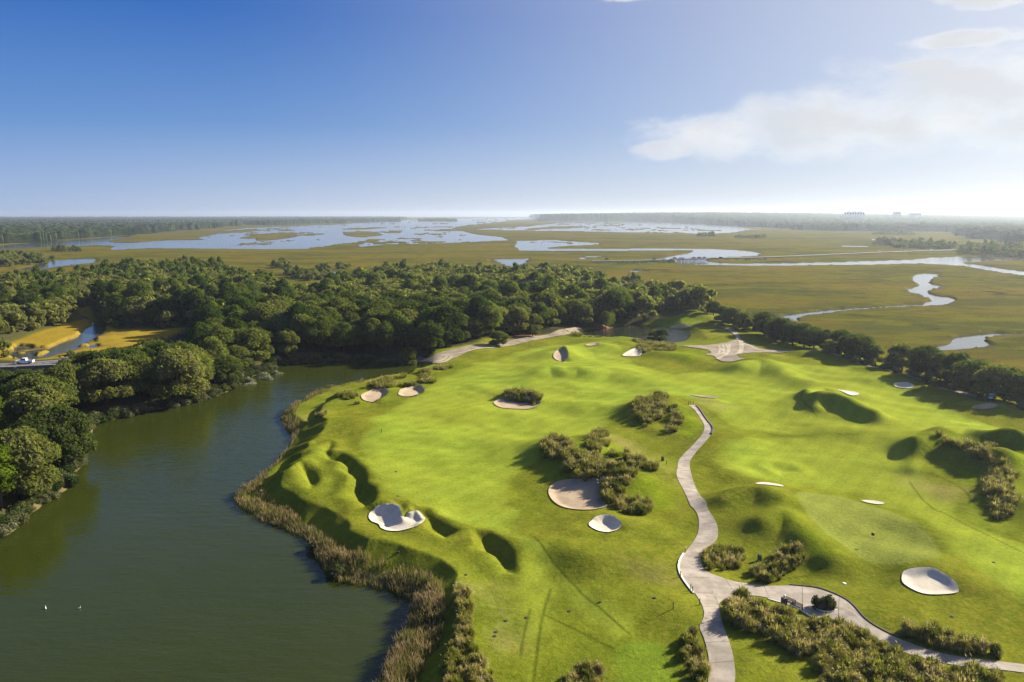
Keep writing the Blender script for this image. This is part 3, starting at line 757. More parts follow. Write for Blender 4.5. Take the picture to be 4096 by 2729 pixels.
lv = 1.0 - ss(sdf(LAND, GX, GY, 40.0), -6.0, 2.0)
low = area(LOWIN, 3.0)
marsh_a = np.clip(1 - lv + low, 0, 1)
FOREST_FLOOR = [P('F -900,690 -150,668 0,660 200,646 230,632 300,627 440,620 520,628 600,655 690,688 735,688 780,658 870,632 1000,628 1100,640 1230,632 1330,632 1420,668 1500,690 1600,708 1640,722 1560,735 1440,742 1340,752 1300,762 1220,775 1140,786 1020,806 955,826 900,828 650,836 560,880 470,908 340,936 330,945 230,965 190,1010 190,1060 170,1115 100,1180 -10,1235 -500,1500 -3000,1400')]
flr = area(FOREST_FLOOR, 2.0, 6.0) * (1 - marsh_a)
SHORE_LINE = np.vstack([shore])
dsh = np.full(GX.shape, 20.0); kk = near(LAKE, GX, GY, 6.0)
dsh[kk] = np.abs(np.where(seg_dist(LAKE, GX[kk], GY[kk])[2], 0, seg_dist(LAKE, GX[kk], GY[kk])[0]))
bank = 1 - ss(dsh + (fbm(GX / 4, GY / 4, 77, 2) - 0.5) * 2.5, 0.6, 1.8)
FAIR = [P('F 1110,830 1250,798 1400,788 1450,840 1550,868 1700,850 1800,848 1950,850 2080,900 2200,960 2400,1010 2400,1040 2150,1020 1900,1010 1700,995 1640,960 1500,905 1430,965 1350,995 1250,1035 1170,1120 1100,1190 1050,1200 900,1150 850,1080 838,980 1000,880'),
        P('F 1640,1015 1900,1010 2090,1010 2110,1060 2140,1130 2200,1190 2300,1230 2420,1300 2420,1440 2280,1340 2170,1260 2080,1180 1980,1135 1850,1120 1730,1110 1660,1090'),
        P('C3 -700,-150 0,30 150,230 420,470 760,850 1150,1135 930,1200 600,770 250,460 0,280 -700,100'), P('C3 150,480 350,450 360,690 290,910 200,1568 70,1568 160,900')]
SOFTF = area(FAIR, 3.5, 6.0, 12.0)
SUNLIT_TINT = area([P('B3 1060,1400 1250,1330 1500,1470 1450,1568 1180,1568 1050,1480'), P('B3 1430,650 1560,690 1700,760 1740,850 1650,920 1550,880 1590,780 1500,690'), P('B3 850,1010 1000,1000 1200,1120 1300,1180 1100,1120 900,1080'), P('A2 1480,1400 1700,1350 1900,1330 2100,1370 1900,1400 1650,1430'),
             P('A3 1100,1110 1400,1065 1600,1090 1780,1140 1640,1170 1480,1150'), P('B4 1850,1260 2060,1280 2000,1350 1800,1320'), P('B4 2080,1120 2351,1180 2351,1420 2200,1230'), P('C4 0,170 200,170 400,330 580,480 500,530 250,260'), P('B4 560,640 800,650 1050,750 1000,800 900,770 700,680'), P('B3 1380,170 1500,110 1750,180 1650,230'), P('C4 0,830 250,890 450,960 700,1010 400,990 0,900')], 1.8, 2.0)  # mask for the painted sun highlights on slopes and crests
GREEN = area([smooth(P('F 1830,1160 1855,1142 1950,1145 2060,1190 2130,1240 2157,1278 2150,1302 2100,1314 2000,1306 1930,1270 1870,1222'))], 0.5)
TEE = area([smooth(P('C3 990,1250 1130,1190 1280,1190 1400,1240 1440,1300 1480,1420 1500,1700 980,1700 985,1500 960,1380'))], 0.9)
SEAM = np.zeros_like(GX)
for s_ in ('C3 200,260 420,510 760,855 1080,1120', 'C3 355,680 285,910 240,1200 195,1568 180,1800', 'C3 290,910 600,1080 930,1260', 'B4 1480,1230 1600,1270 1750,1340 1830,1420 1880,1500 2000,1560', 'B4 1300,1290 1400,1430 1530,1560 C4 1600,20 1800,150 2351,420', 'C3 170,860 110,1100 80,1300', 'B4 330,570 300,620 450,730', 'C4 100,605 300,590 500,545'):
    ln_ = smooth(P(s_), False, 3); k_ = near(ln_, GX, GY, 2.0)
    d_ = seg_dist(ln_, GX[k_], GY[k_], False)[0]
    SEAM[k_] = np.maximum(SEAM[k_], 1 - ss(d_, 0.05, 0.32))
WORN = area([P('B3 850,920 1000,930 1250,1060 1500,1270 1480,1300 1250,1130 1000,980'), P('C3 1100,520 1300,560 1400,680 1250,640'), P('B3 1700,600 2100,650 1900,700'), P('C2 1880,640 2200,700 2351,900 2351,1200 2100,900'), P('B4 1300,1260 1500,1280 1900,1400 1700,1500 1500,1440'), P('B2 420,640 560,600 600,640 430,720')], 4.0, 6.0)
GOLD = area(LOWIN, 2.0) * 0.85
STRAW = area([P('A3 560,1215 700,1165 900,1140 960,1150 900,1175 780,1200 640,1222'), P('A2 2250,1310 2354,1290 A3 100,1250 200,1200 250,1250 120,1290')], 3.0)
mudk = np.clip(1 - np.abs((GZ - SEA_Z) / 0.45), 0, 1) * marsh_a
for nmv, val in (('fair', SOFTF), ('sunlit_tint', SUNLIT_TINT), ('green', GREEN), ('tee', TEE), ('worn', WORN), ('seam', SEAM), ('marsh', marsh_a), ('gold', GOLD), ('mud', mudk), ('floor', flr), ('straw', STRAW), ('bank', bank * 0.8)):
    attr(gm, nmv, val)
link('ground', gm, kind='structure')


# ------------------------------------------------------------------ sheets that lie on the ground
def sheet(poly, step, off, zfun=None):
    """triangulated sheet inside an outline, draped over the ground"""
    n = len(poly)
    x0, x1, y0, y1 = poly[:, 0].min(), poly[:, 0].max(), poly[:, 1].min(), poly[:, 1].max()
    step = max(step, math.sqrt((x1 - x0) * (y1 - y0) / 3000.0))
    gx, gy = np.meshgrid(np.arange(x0, x1, step), np.arange(y0, y1, step)); gx, gy = gx.ravel(), gy.ravel()
    k = sdf(poly, gx, gy, 1.0) < -0.35 * step
    pts = [Vector(p) for p in poly] + [Vector((a, b)) for a, b in zip(gx[k], gy[k])]
    vs, _, fs, _, _, _ = delaunay_2d_cdt(pts, [(i, (i + 1) % n) for i in range(n)], [], 1, 1e-4)
    V = np.array([(v.x, v.y) for v in vs]); F = np.array([f for f in fs if len(f) == 3])
    z = (H(V[:, 0], V[:, 1]) + off) if zfun is None else np.full(len(V), zfun)
    return np.column_stack([V, z]), F


def flat_mesh(name, poly, z, m):
    vs, _, fs, _, _, _ = delaunay_2d_cdt([Vector(p) for p in poly], [(i, (i + 1) % len(poly)) for i in range(len(poly))], [], 1, 1e-4)
    return mesh(name, np.array([(v.x, v.y, z) for v in vs]), np.array([f for f in fs]), True, [m])


def grow(poly, d):
    c = []
    n = len(poly); ar = 0.5 * np.sum(poly[:, 0] * np.roll(poly[:, 1], -1) - poly[:, 1] * np.roll(poly[:, 0], -1))
    sg = 1 if ar > 0 else -1
    for i in range(n):
        e = poly[(i + 1) % n] - poly[i - 1]; e = e / (np.linalg.norm(e) + 1e-9)
        c.append(poly[i] + sg * d * np.array([e[1], -e[0]]))
    return np.array(c)


# water: the lake and the pond reach under their banks; the tidal water lies under the marsh
link('lake', flat_mesh('lake', grow(np.vstack([shore[::2], far_shore[::2], [(-78, 95), (-110, 80), (-170, 40), (-170, -30), (60, -30), (30, 30)]]), 3.0), LAKE_Z, M_LAKE), kind='structure')
link('pond', flat_mesh('pond', grow(POND, 1.0), POND_Z, M_POND), kind='structure')
BIG = 12000
link('tidal_water', mesh('tidal_water', np.array([(-BIG, 120, SEA_Z), (BIG, 120, SEA_Z), (BIG, 15200, SEA_Z), (-BIG, 15200, SEA_Z)]), np.array([(0, 1, 2, 3)]), False, [M_TIDAL]), kind='structure')

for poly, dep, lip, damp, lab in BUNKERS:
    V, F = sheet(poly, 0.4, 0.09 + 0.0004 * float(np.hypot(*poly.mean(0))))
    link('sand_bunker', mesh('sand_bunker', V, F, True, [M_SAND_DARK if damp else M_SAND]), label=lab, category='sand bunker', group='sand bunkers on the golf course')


def resample(pts, n):
    pts = np.asarray(pts); s = np.r_[0, np.cumsum(np.hypot(*np.diff(pts, axis=0).T))]
    q = np.linspace(0, s[-1], n)
    return np.column_stack([np.interp(q, s, pts[:, 0]), np.interp(q, s, pts[:, 1])])


def ribbon(L, Rt, off, across=5):
    """V, F of a strip between two edge lines with the same number of points"""
    n = len(L); f = np.linspace(0, 1, across)[None, :, None]
    XY = L[:, None, :] * (1 - f) + Rt[:, None, :] * f
    z = H(XY[..., 0], XY[..., 1]) + off
    V = np.concatenate([XY, z[..., None]], -1).reshape(-1, 3)
    i = np.arange(n * across).reshape(n, across)
    F = np.stack([i[:-1, :-1], i[:-1, 1:], i[1:, 1:], i[1:, :-1]], -1).reshape(-1, 4)
    return V, F


def slabs(parent, L, Rt, length, off, name='slab', thick=0.12):
    """concrete bays cast one after another with open joints"""
    L, Rt = resample(L, 300), resample(Rt, 300)
    tot = np.hypot(*np.diff((L + Rt) / 2, axis=0).T).sum()
    nb = max(1, int(tot / length)); per = 9
    Lr, Rr = resample(L, nb * per * 4 + 1), resample(Rt, nb * per * 4 + 1)
    for b in range(nb):
        a0, a1 = b * per * 4, (b + 1) * per * 4
        ii = np.linspace(a0, a1, per + 1).astype(int)
        l, r = Lr[ii].copy(), Rr[ii].copy()
        g = 0.028
        for q in (l, r):
            dl = np.linalg.norm(q[1] - q[0]); q[0] += (q[1] - q[0]) * min(0.3, g / dl); dl = np.linalg.norm(q[-1] - q[-2]); q[-1] += (q[-2] - q[-1]) * min(0.3, g / dl)
        V, F = ribbon(l, r, off)
        nv = len(V); V2 = V.copy(); V2[:, 2] -= thick
        # side skirt
        i = np.arange(nv).reshape(per + 1, -1)
        loop = np.r_[i[0, :], i[1:, -1], i[-1, -2::-1], i[-2:0:-1, 0]]
        sk = np.column_stack([loop, np.roll(loop, -1), np.roll(loop, -1) + nv, loop + nv])
        link(name, mesh(name, np.vstack([V, V2]), np.vstack([F, sk[:, ::-1]]), False, [M_CONC]), parent)


cp = bpy.data.objects.new('cart_path', None); COL.objects.link(cp); cp['kind'] = 'structure'
Lm = smooth(P('B3 1615,675 1680,710 1740,770 1765,830 1750,890 1690,950 1620,1010 1560,1060 1525,1120 1520,1200 1510,1280 1560,1370 1600,1440 1640,1540 C3 1665,0 1708,70 1715,150 1700,220 1660,300 1600,380 1545,480 1535,550 1560,620 1610,690 1680,770 1740,880 1762,970 1752,1030 1720,1090 1755,1160 1790,1270 1810,1400 1800,1568 1780,1800'), False, 4)
Rm = smooth(P('B3 1675,665 1740,720 1810,800 1838,860 1820,910 1760,970 1690,1030 1640,1100 1630,1180 1650,1270 1690,1360 1740,1470 1780,1540 C3 1795,20 1850,90 1885,150 1890,230 1860,290 1790,340 1735,400 1735,470 1760,540 1810,620 1850,700 1880,790 1897,870 1905,950 1940,1080 1990,1200 2030,1350 2050,1500 2045,1568 2040,1800'), False, 4)
slabs(cp, Lm, Rm, 4.2, 0.07)
Lb = smooth(P('C3 1735,500 1760,545 1810,575 1900,602 2050,632 2351,662 C4 200,665 400,690 530,730 680,800 770,870 870,980 980,1050 1150,1130 1300,1190 1600,1280 2000,1350 2351,1390 3000,1470'), False, 4)
Rb = smooth(P('C3 1899,868 1930,822 2000,782 2100,766 2351,790 C4 0,798 130,830 320,910 420,965 560,990 700,1010 850,1060 950,1120 1080,1200 1200,1250 1400,1320 1700,1390 2000,1430 2351,1470 3000,1560'), False, 4)
slabs(cp, Lb, Rb, 4.2, 0.066)


def strip(name, line, width, height, off, m, parent=None, **tags):
    """a low kerb along a line"""
    line = resample(line, max(4, int(np.hypot(*np.diff(line, axis=0).T).sum() / 0.6)))
    e = np.gradient(line, axis=0); e /= np.linalg.norm(e, axis=1)[:, None] + 1e-9
    nrm = np.column_stack([-e[:, 1], e[:, 0]]) * width / 2
    V, F = ribbon(line - nrm, line + nrm, off + height, 2)
    nv = len(V); V2 = V.copy(); V2[:, 2] -= height + 0.15
    i = np.arange(nv).reshape(-1, 2); loop = np.r_[i[:, 1], i[::-1, 0]]
    sk = np.column_stack([loop, np.roll(loop, -1), np.roll(loop, -1) + nv, loop + nv])
    return link(name, mesh(name, np.vstack([V, V2]), np.vstack([F, sk[:, ::-1]]), False, [m]), parent, **tags)


strip('kerb', smooth(P('C3 1575,405 1540,470 1528,540 1550,620 1600,695 1668,772'), False, 4), 0.26, 0.10, 0.07, M_KERB, cp)
strip('kerb', smooth(P('C4 300,905 360,938 420,970'), False, 4), 0.2, 0.08, 0.07, M_KERB, cp)
strip('kerb', smooth(P('C4 0,802 125,834'), False, 4), 0.15, 0.05, 0.07, M_KERB, cp)
strip('edging_board', smooth(P('C4 200,658 400,684 530,724 680,794 770,863 870,972 980,1042 1150,1122 1200,1142'), False, 4), 0.12, 0.10, 0.07, M_WOOD, cp)
strip('edging_board', smooth(P('B3 1690,672 1750,720 1818,796 1846,856 1830,905'), False, 4), 0.35, 0.2, 0.07, M_WOOD, cp)

# sandy tracks at the far side of the course
TR = [('F 955,815 965,812 990,818 1040,808 1100,797 1170,786 1240,772 1300,760 1330,752 1336,756 1300,768 1240,781 1180,793 1110,806 1070,816 1040,827 1015,838 995,836 985,826'),
      ('A3 1545,1360 1600,1356 1750,1358 1950,1335 2040,1300 2060,1270 2040,1240 1990,1200 1930,1180 1850,1172 1900,1165 1990,1180 2070,1220 2100,1280 2150,1330 2230,1370 2354,1395 A4 150,1408 300,1425 500,1438 620,1465 760,1510 900,1540 B4 1000,262 1130,305 1300,355 1480,400 1650,455 1850,515 2100,590 2351,665 2500,710 2500,730 2351,690 2100,612 1850,545 1650,475 1480,415 1300,372 1130,320 1000,278 850,240 700,205 560,165 400,142 A4 0,1422 A3 2300,1420 2200,1430 2090,1445 2060,1465 2090,1500 2150,1512 2050,1528 1945,1518 1885,1492 1850,1462 1770,1452 1830,1432 1800,1402 1650,1377'),
      ('A3 1460,1145 1540,1150 1620,1160 1720,1165 1700,1170 1560,1166 1470,1152')]
for s in TR:
    V, F = sheet(smooth(P(s), True, 3), 1.2, 0.16)
    link('sandy_track', mesh('sandy_track', V, F, True, [M_TRACK]), kind='structure')
ruts = bpy.data.objects.new('tyre_tracks', None); COL.objects.link(ruts); ruts['kind'] = 'structure'
for s in ('A3 1900,1360 1910,1400 1890,1440 1780,1452', 'A3 1935,1355 1950,1400 1930,1440 1850,1458', 'A3 1965,1350 1985,1400 1960,1455 1880,1492', 'A3 2000,1350 1990,1410 1940,1470 1890,1494', 'A3 2085,1300 2100,1360 2080,1420 2000,1450', 'A3 2110,1310 2120,1380 2085,1440',
          'A3 1860,1172 1960,1190 2050,1240 2080,1300', 'B2 1760,150 1700,190 1620,195 1610,160', 'B2 1800,155 1730,205 1640,210', 'A3 2080,1300 2130,1340 2220,1380 2350,1408', 'B2 2340,40 2100,85 1900,125 1700,145', 'A4 200,1415 420,1433 600,1465', 'A3 1990,1440 1950,1420 1920,1380'):
    ln = smooth(P(s), False, 5); ln = resample(ln, 24)
    e = np.gradient(ln, axis=0); e /= np.linalg.norm(e, axis=1)[:, None]; nn = np.column_stack([-e[:, 1], e[:, 0]]) * 0.45
    V, F = ribbon(ln - nn, ln + nn, 0.20, 2)
    link('tyre_track', mesh('tyre_track', V, F, True, [M_RUT]), ruts)


# roads
def road(Ls, Rs, z, name='road', n=40, lines=True, dashes=False, drop=2.0, surf=None):
    L, Rr = resample(smooth(P(Ls, z), False, 4), n), resample(smooth(P(Rs, z), False, 4), n)
    rt = bpy.data.objects.new(name, None); COL.objects.link(rt); rt['kind'] = 'structure'

    def strip_between(f0, f1, zz, i0=0, i1=n, nm='asphalt_surface', m=M_ASPH, drop=0.0):
        a = (L * (1 - f0) + Rr * f0)[i0:i1]; b = (L * (1 - f1) + Rr * f1)[i0:i1]
        V = np.vstack([np.column_stack([a, np.full(len(a), zz)]), np.column_stack([b, np.full(len(b), zz)])]); k = len(a)
        F = np.array([(i, i + 1, k + i + 1, k + i) for i in range(k - 1)])
        if drop:
            V = np.vstack([V, V - (0, 0, drop)]); q = 2 * k
            F = np.vstack([F, [(i + 1, i, q + i, q + i + 1) for i in range(k - 1)], [(k + i, k + i + 1, q + k + i + 1, q + k + i) for i in range(k - 1)]])
        link(nm, mesh(nm, V, F, False, [m]), rt)
    strip_between(0, 1, z, drop=drop, m=surf or M_ASPH)
    if lines:
        strip_between(0.05, 0.085, z + 0.012, nm='edge_line', m=M_WLINE); strip_between(0.915, 0.95, z + 0.012, nm='edge_line', m=M_WLINE)
        for i in range(0, n - 2, 2 if dashes else 1):
            if dashes:
                strip_between(0.48, 0.53, z + 0.012, i, i + 2, 'centre_line', M_YLINE)
        if not dashes:
            strip_between(0.485, 0.53, z + 0.012, nm='centre_line', m=M_YLINE)
    return rt


road('F -300,836 B1 0,207 160,198 300,190 600,170 800,158', 'F -300,852 B1 0,240 160,232 300,225 600,212 800,200', 0.35, dashes=True, n=60)
road('A3 990,752 1040,778 1110,800 1160,826 1260,870', 'A3 985,790 1035,812 1065,835 1100,870 1180,910', 0.35, n=20)
M_PALER = plain('sun_sheen_asphalt', (0.22, 0.21, 0.20), 0.8, 0.15, 0.3)  # sheen of grazing sun put into a paler asphalt colour
road('A3 740,558 1000,555 1300,548 1480,540', 'A3 740,561 1000,558 1300,552 1480,545', 0.0, lines=False, drop=1.0, surf=M_PALER)
road('A3 1795,529 2000,527 2354,520 A4 600,494 1100,475 1745,455', 'A3 1795,534 2000,531 2354,524 A4 600,498 1100,479 1745,459', -0.6, lines=False, n=60, drop=0.8, surf=M_PALER)


# ------------------------------------------------------------------ air
def haze_box():
    g = Geo()
    g.box((0, 6500, 43.0), (26000, 20000, 100.0))
    m, t = mat('haze_air')
    vol = t.new('ShaderNodeVolumePrincipled', ins={'Color': (0.80, 0.89, 1.0, 1), 'Density': HAZE, 'Anisotropy': 0.55})
    t.t.links.new(vol.outputs[0], t.new('ShaderNodeOutputMaterial').inputs['Volume'])
    g.build('haze', m, kind='stuff')


HAZE = 7.5e-5
haze_box()


# ------------------------------------------------------------------ plants: shapes
def unit(v):
    return v / (np.linalg.norm(v, axis=-1, keepdims=True) + 1e-9)


def leaves(Pt, N, size, rng, flat=0.6):
    """one bent leaf spray (two triangles) at every point"""
    n = len(Pt); nn = unit(N + rng.normal(0, flat, (n, 3)))
    a = unit(np.cross(nn, rng.normal(0, 1, (n, 3)))); b = np.cross(nn, a)
    s = (size * rng.uniform(0.6, 1.35, n))[:, None]
    bend = nn * s * 0.25
    V = np.stack([Pt - a * s * 0.6, Pt - b * s * 0.38 + bend, Pt + a * s * 0.65, Pt + b * s * 0.42 + bend], 1).reshape(-1, 3)
    i = np.arange(n)[:, None] * 4
    F = np.concatenate([i + np.array([[0, 1, 2]]), i + np.array([[0, 2, 3]])], 0)
    return V, F


def ball(c, r, rng, nu=8, nv=5):
    V = []; F = []
    for i in range(nv + 1):
        t = math.pi * i / nv
        for j in range(nu):
            p = 2 * math.pi * j / nu; k = r * (1 + rng.uniform(-.12, .12))
            V.append((c[0] + k * math.sin(t) * math.cos(p), c[1] + k * math.sin(t) * math.sin(p), c[2] + 0.85 * k * math.cos(t)))
    for i in range(nv):
        for j in range(nu):
            a, b, c2, d = i * nu + j, i * nu + (j + 1) % nu, (i + 1) * nu + (j + 1) % nu, (i + 1) * nu + j
            F += [(a, d, c2), (a, c2, b)]
    return np.array(V), np.array(F)


def join(parts):
    V = []; F = []; b = 0
    for v, f in parts:
        V.append(v); F.append(f + b); b += len(v)
    return np.vstack(V), np.vstack(F)


def lobes_oak(rng, n, rad, z0, zt):
    L = []
    for i in range(n):
        a = 2.4 * i + rng.uniform(-.5, .5); r = rad * 0.72 * math.sqrt((i + 0.5) / n)
        z = z0 + (zt - z0) * (1 - (r / rad) ** 2) * rng.uniform(0.82, 1.05)
        L.append((np.array([r * math.cos(a), r * math.sin(a), z]), rad * rng.uniform(0.22, 0.46)))
    for i in range(n // 2):
        a = 6.2832 * i / (n // 2) + rng.uniform(-.3, .3); r = rad * rng.uniform(0.55, 0.8)
        L.append((np.array([r * math.cos(a), r * math.sin(a), z0 * rng.uniform(0.62, 0.9)]), rad * rng.uniform(0.24, 0.34)))
    return L


def lobes_pine(rng, n, rad, z0, zt):
    L = []
    for i in range(n):
        f = i / (n - 1); z = z0 + (zt - z0) * f; rr = rad * (1 - 0.62 * f ** 2.6) * (0.62 + 0.38 * min(1, f * 4))
        a = 2.4 * i + rng.uniform(-.6, .6); r = rr * 0.6 * rng.uniform(0.5, 1.1) if i < n - 1 else 0
        L.append((np.array([r * math.cos(a), r * math.sin(a), z]), rr * rng.uniform(0.42, 0.6) + 0.45))
    return L


def crown(L, per, size, rng, core=0.78, low=-0.45, nu=8, nv=5):
    parts = []
    for c, r in L:
        d = unit(rng.normal(0, 1, (int(per * 1.6), 3))); d = d[d[:, 2] > low][:per]
        k = r * (0.80 + 0.32 * rng.random(len(d)) ** 0.7)
        # clumps: gaps and bumps over each bough
        b = np.sin(d[:, 0] * 7 + c[0] * 3) * np.sin(d[:, 1] * 7 + c[1] * 2) * np.sin(d[:, 2] * 6 + c[2])
        k = k * (1 + 0.24 * b)
        Pt = c + d * k[:, None] * np.array([1, 1, 0.82])
        keep = np.ones(len(Pt), bool)
        for c2, r2 in L:
            if c2 is not c:
                keep &= np.linalg.norm((Pt - c2) / np.array([1, 1, .82]), axis=1) > r2 * 0.72
        Pt, d = Pt[keep], d[keep]
        if len(Pt):
            parts.append(leaves(Pt, d + np.array([0, 0, 0.25]), size, rng))
        if core:
            parts.append(ball(c, r * core, rng, nu, nv))
    return join(parts)


def trunk_geo(L, h, r0, rng, limbs=5):
    g = Geo(); top = 0.0
    bend = rng.uniform(-.3, .3, 2)
    pts = [(bend[0] * (k / 4) ** 2, bend[1] * (k / 4) ** 2, h * k / 4 - (0.6 if k == 0 else 0)) for k in range(5)]
    g.tube(pts, [r0 * 1.25, r0, r0 * 0.85, r0 * 0.65, r0 * 0.4], 7)
    for c, r in L[:limbs]:
        z0 = min(h * rng.uniform(0.45, 0.8), c[2] - 0.3)
        m = np.array([c[0] * 0.45, c[1] * 0.45, z0 + (c[2] - z0) * 0.45])
        g.tube([(0, 0, z0), tuple(m), tuple(c)], [r0 * 0.45, r0 * 0.3, r0 * 0.12], 5)
    return g


OAKS, PINES, YELLOWS, SHRUBS = [], [], [], []
for i in range(7):
    rg = np.random.default_rng(100 + i); L = lobes_oak(rg, 14 + i % 3 * 3, 5.0 + 0.4 * (i % 3), 3.6, 8.4)
    V, F = crown(L, 240, 0.50, rg, 0.74)
    OAKS.append((mesh('crown', V, F, False, [M_OAK]), trunk_geo(L, 5.2, 0.32, rg).mesh('trunk', M_BARK, True), 10.0))
for i in range(6):
    rg = np.random.default_rng(200 + i); L = lobes_pine(rg, 15 + i % 2 * 3, 4.0 + 0.4 * (i % 3), 4.4, 11.8)
    V, F = crown(L, 230, 0.46, rg, 0.72)
    PINES.append((mesh('crown', V, F, False, [M_PINE]), trunk_geo(L, 13.0, 0.22, rg, 7).mesh('trunk', M_BARK, True), 15.0))
for i in range(2):
    rg = np.random.default_rng(300 + i); L = lobes_pine(rg, 13, 3.0, 4.0, 11.0)
    V, F = crown(L, 170, 0.5, rg, 0.7)
    YELLOWS.append((mesh('crown', V, F, False, [M_YEL]), trunk_geo(L, 10.0, 0.2, rg, 7).mesh('trunk', M_BARK, True), 12.0))
for i in range(4):
    rg = np.random.default_rng(400 + i); L = [(np.array([rg.uniform(-.7, .7), rg.uniform(-.7, .7), rg.uniform(.4, 1.1)]), rg.uniform(.5, .8)) for _ in range(6)]
    V, F = crown(L, 110, 0.26, rg, 0.7, -0.7, 6, 4)
    SHRUBS.append(mesh('shrub', V, F, False, [M_SHRUB]))
M_PALE = foliage('silvery_shrub_leaves', [(0.17, 0.17, 0.11), (0.30, 0.29, 0.21), (0.42, 0.40, 0.32)], 0.2, 0.6)
PALE = []
for me in SHRUBS[:2]:
    c = me.copy(); c.materials.clear(); c.materials.append(M_PALE); PALE.append(c)
LOW_OAK, LOW_PINE = [], []
for i in range(6):
    rg = np.random.default_rng(500 + i); LOW_OAK.append(crown(lobes_oak(rg, 6, 5.0, 4.0, 8.3), 34, 1.25, rg, 0.86, -0.2, 6, 4))
    rg = np.random.default_rng(520 + i); LOW_PINE.append(crown(lobes_pine(rg, 6, 4.0, 5.0, 11.8), 34, 1.1, rg, 0.86, -0.3, 6, 4))


def tussock_mesh(seed, blades=260, h=1.15, plume=3, segs=3):
    rg = np.random.default_rng(seed); V = []; F = []; M = []; Tp = []
    for i in range(blades):
        a = rg.uniform(0, 2 * math.pi); u = rg.random(); out = 0.15 + 0.85 * u; r0 = 0.28 * math.sqrt(rg.random())
        hh = h * rg.uniform(0.75, 1.1) * (1.05 - 0.35 * u); reach = 0.95 * out * rg.uniform(0.8, 1.15); wd = rg.uniform(0.022, 0.05)
        ca, sa = math.cos(a), math.sin(a); b = len(V)
        b0 = a + rg.uniform(-1, 1); bx, by = r0 * math.cos(b0), r0 * math.sin(b0)
        for k in range(segs):
            t = k / segs; rr = reach * t ** 1.3; z = hh * (1 - (1 - t) ** 1.8) - 0.75 * hh * u * max(0, t - 0.55) ** 1.1 * 2
            ww = wd * (1 - 0.5 * t); Tp += [t, t]
            V += [(bx + ca * rr - sa * ww, by + sa * rr + ca * ww, z - 0.12 * (k == 0)), (bx + ca * rr + sa * ww, by + sa * rr - ca * ww, z - 0.12 * (k == 0))]
        V.append((bx + ca * reach, by + sa * reach, hh * (1 - 0.62 * u))); Tp.append(1.0)
        for k in range(segs - 1):
            p = b + 2 * k; F += [(p, p + 1, p + 3), (p, p + 3, p + 2)]; M += [0, 0]
        p = b + 2 * (segs - 1); F.append((p, p + 1, p + 2)); M.append(0)
    for i in range(plume):
        a = rg.uniform(0, 2 * math.pi); r = 0.75 * math.sqrt(rg.random()); z = h * rg.uniform(0.85, 1.15) * (1 - 0.35 * (r / .75) ** 2); c = np.array([r * math.cos(a), r * math.sin(a), z])
        dr = unit(np.array([math.cos(a) * 0.8, math.sin(a) * 0.8, 0.5])); s = unit(np.cross(dr, rg.normal(0, 1, 3))) * 0.035; L = rg.uniform(.2, .38); b = len(V)
        V += [tuple(c), tuple(c + dr * L * .5 + s), tuple(c + dr * L), tuple(c + dr * L * .5 - s)]
        F += [(b, b + 1, b + 2), (b, b + 2, b + 3)]; M += [1, 1]; Tp += [1.0] * 4
    return np.array(V), np.array(F), np.array(M), np.array(Tp)


TUS = []
for i in range(6):
    V, F, Mi, Tp = tussock_mesh(600 + i); TUS.append(mesh('grass_tussock', V, F, False, [M_GRASS, M_PLUME], Mi)); attr(TUS[-1], 'tip', Tp)
LOW_TUS = [tussock_mesh(650 + i, 80, 1.15, 3, 2) for i in range(4)]


# ------------------------------------------------------------------ plants: where they stand
def scatter(poly, step, margin=0.0, seed=1, jit=0.42):
    rg = np.random.default_rng(seed); x0, x1, y0, y1 = poly[:, 0].min(), poly[:, 0].max(), poly[:, 1].min(), poly[:, 1].max()
    gx, gy = np.meshgrid(np.arange(x0, x1 + step, step), np.arange(y0, y1 + step, step * 0.88))
    gx[1::2] += step / 2
    gx = gx.ravel() + rg.uniform(-jit, jit, gx.size) * step; gy = gy.ravel() + rg.uniform(-jit, jit, gy.size) * step
    k = sdf(poly, gx, gy, max(5.0, margin + 1)) < -margin
    return np.column_stack([gx[k], gy[k]])


def in_view(x, y, pad=6.0):
    return (np.abs(np.arctan2(x, y)) < R(33.5)) | (np.abs(x) < pad)


WOODS = [  # outline of where trunks stand, spacing, edge margin, share of pines, size, label bits
    ('F -900,690 -150,668 0,661 200,647 230,633 300,628 440,621 520,629 600,656 690,690 740,690 780,660 870,633 1000,629 1100,641 1230,633 1330,633 1400,668 1430,690 1450,738 1340,751 1300,761 1220,774 1140,786 1020,806 960,822 900,827 650,834 600,800 430,770 425,750 240,748 205,735 185,740 100,762 0,795 -150,820 -900,830',
     6.9, 0.8, 0.20, 1.14, 'in the closed wood between the lake and the marsh', 'wood between the lake and the marsh'),
    ('F 645,842 560,884 470,908 345,940 225,968 188,1012 186,1060 160,1112 100,1172 0,1230 -200,1300 -500,1500 -500,900 0,885 60,868 200,852 250,832 330,815 430,798 600,798',
     7.6, 0.9, 0.14, 1.12, 'on the wooded bank between the lake and the road', 'wooded bank between the lake and the road'),
    ('A3 960,1130 1000,1000 1100,940 1250,915 1400,900 1500,905 1700,985 1800,1090 1720,1110 1600,1078 1450,1066 1250,1098 1100,1125',
     7.0, 0.3, 0.1, 1.3, 'in the grove standing behind the pond', 'grove behind the pond')]
ROADGAP = P('A3 985,740 1250,840 1260,900 1160,940 1080,900 1020,830')
CLEARING = P('B1 60,870 140,840 330,720 350,760 130,1050 60,1000'); CLEAR2 = P('B1 -100,1420 250,1440 200,1480 -100,1500')
ROADCLEAR = P('F -300,830 B1 0,190 160,180 300,170 600,150 640,150 640,215 560,225 560,290 100,345 80,250 0,250 F -300,856')
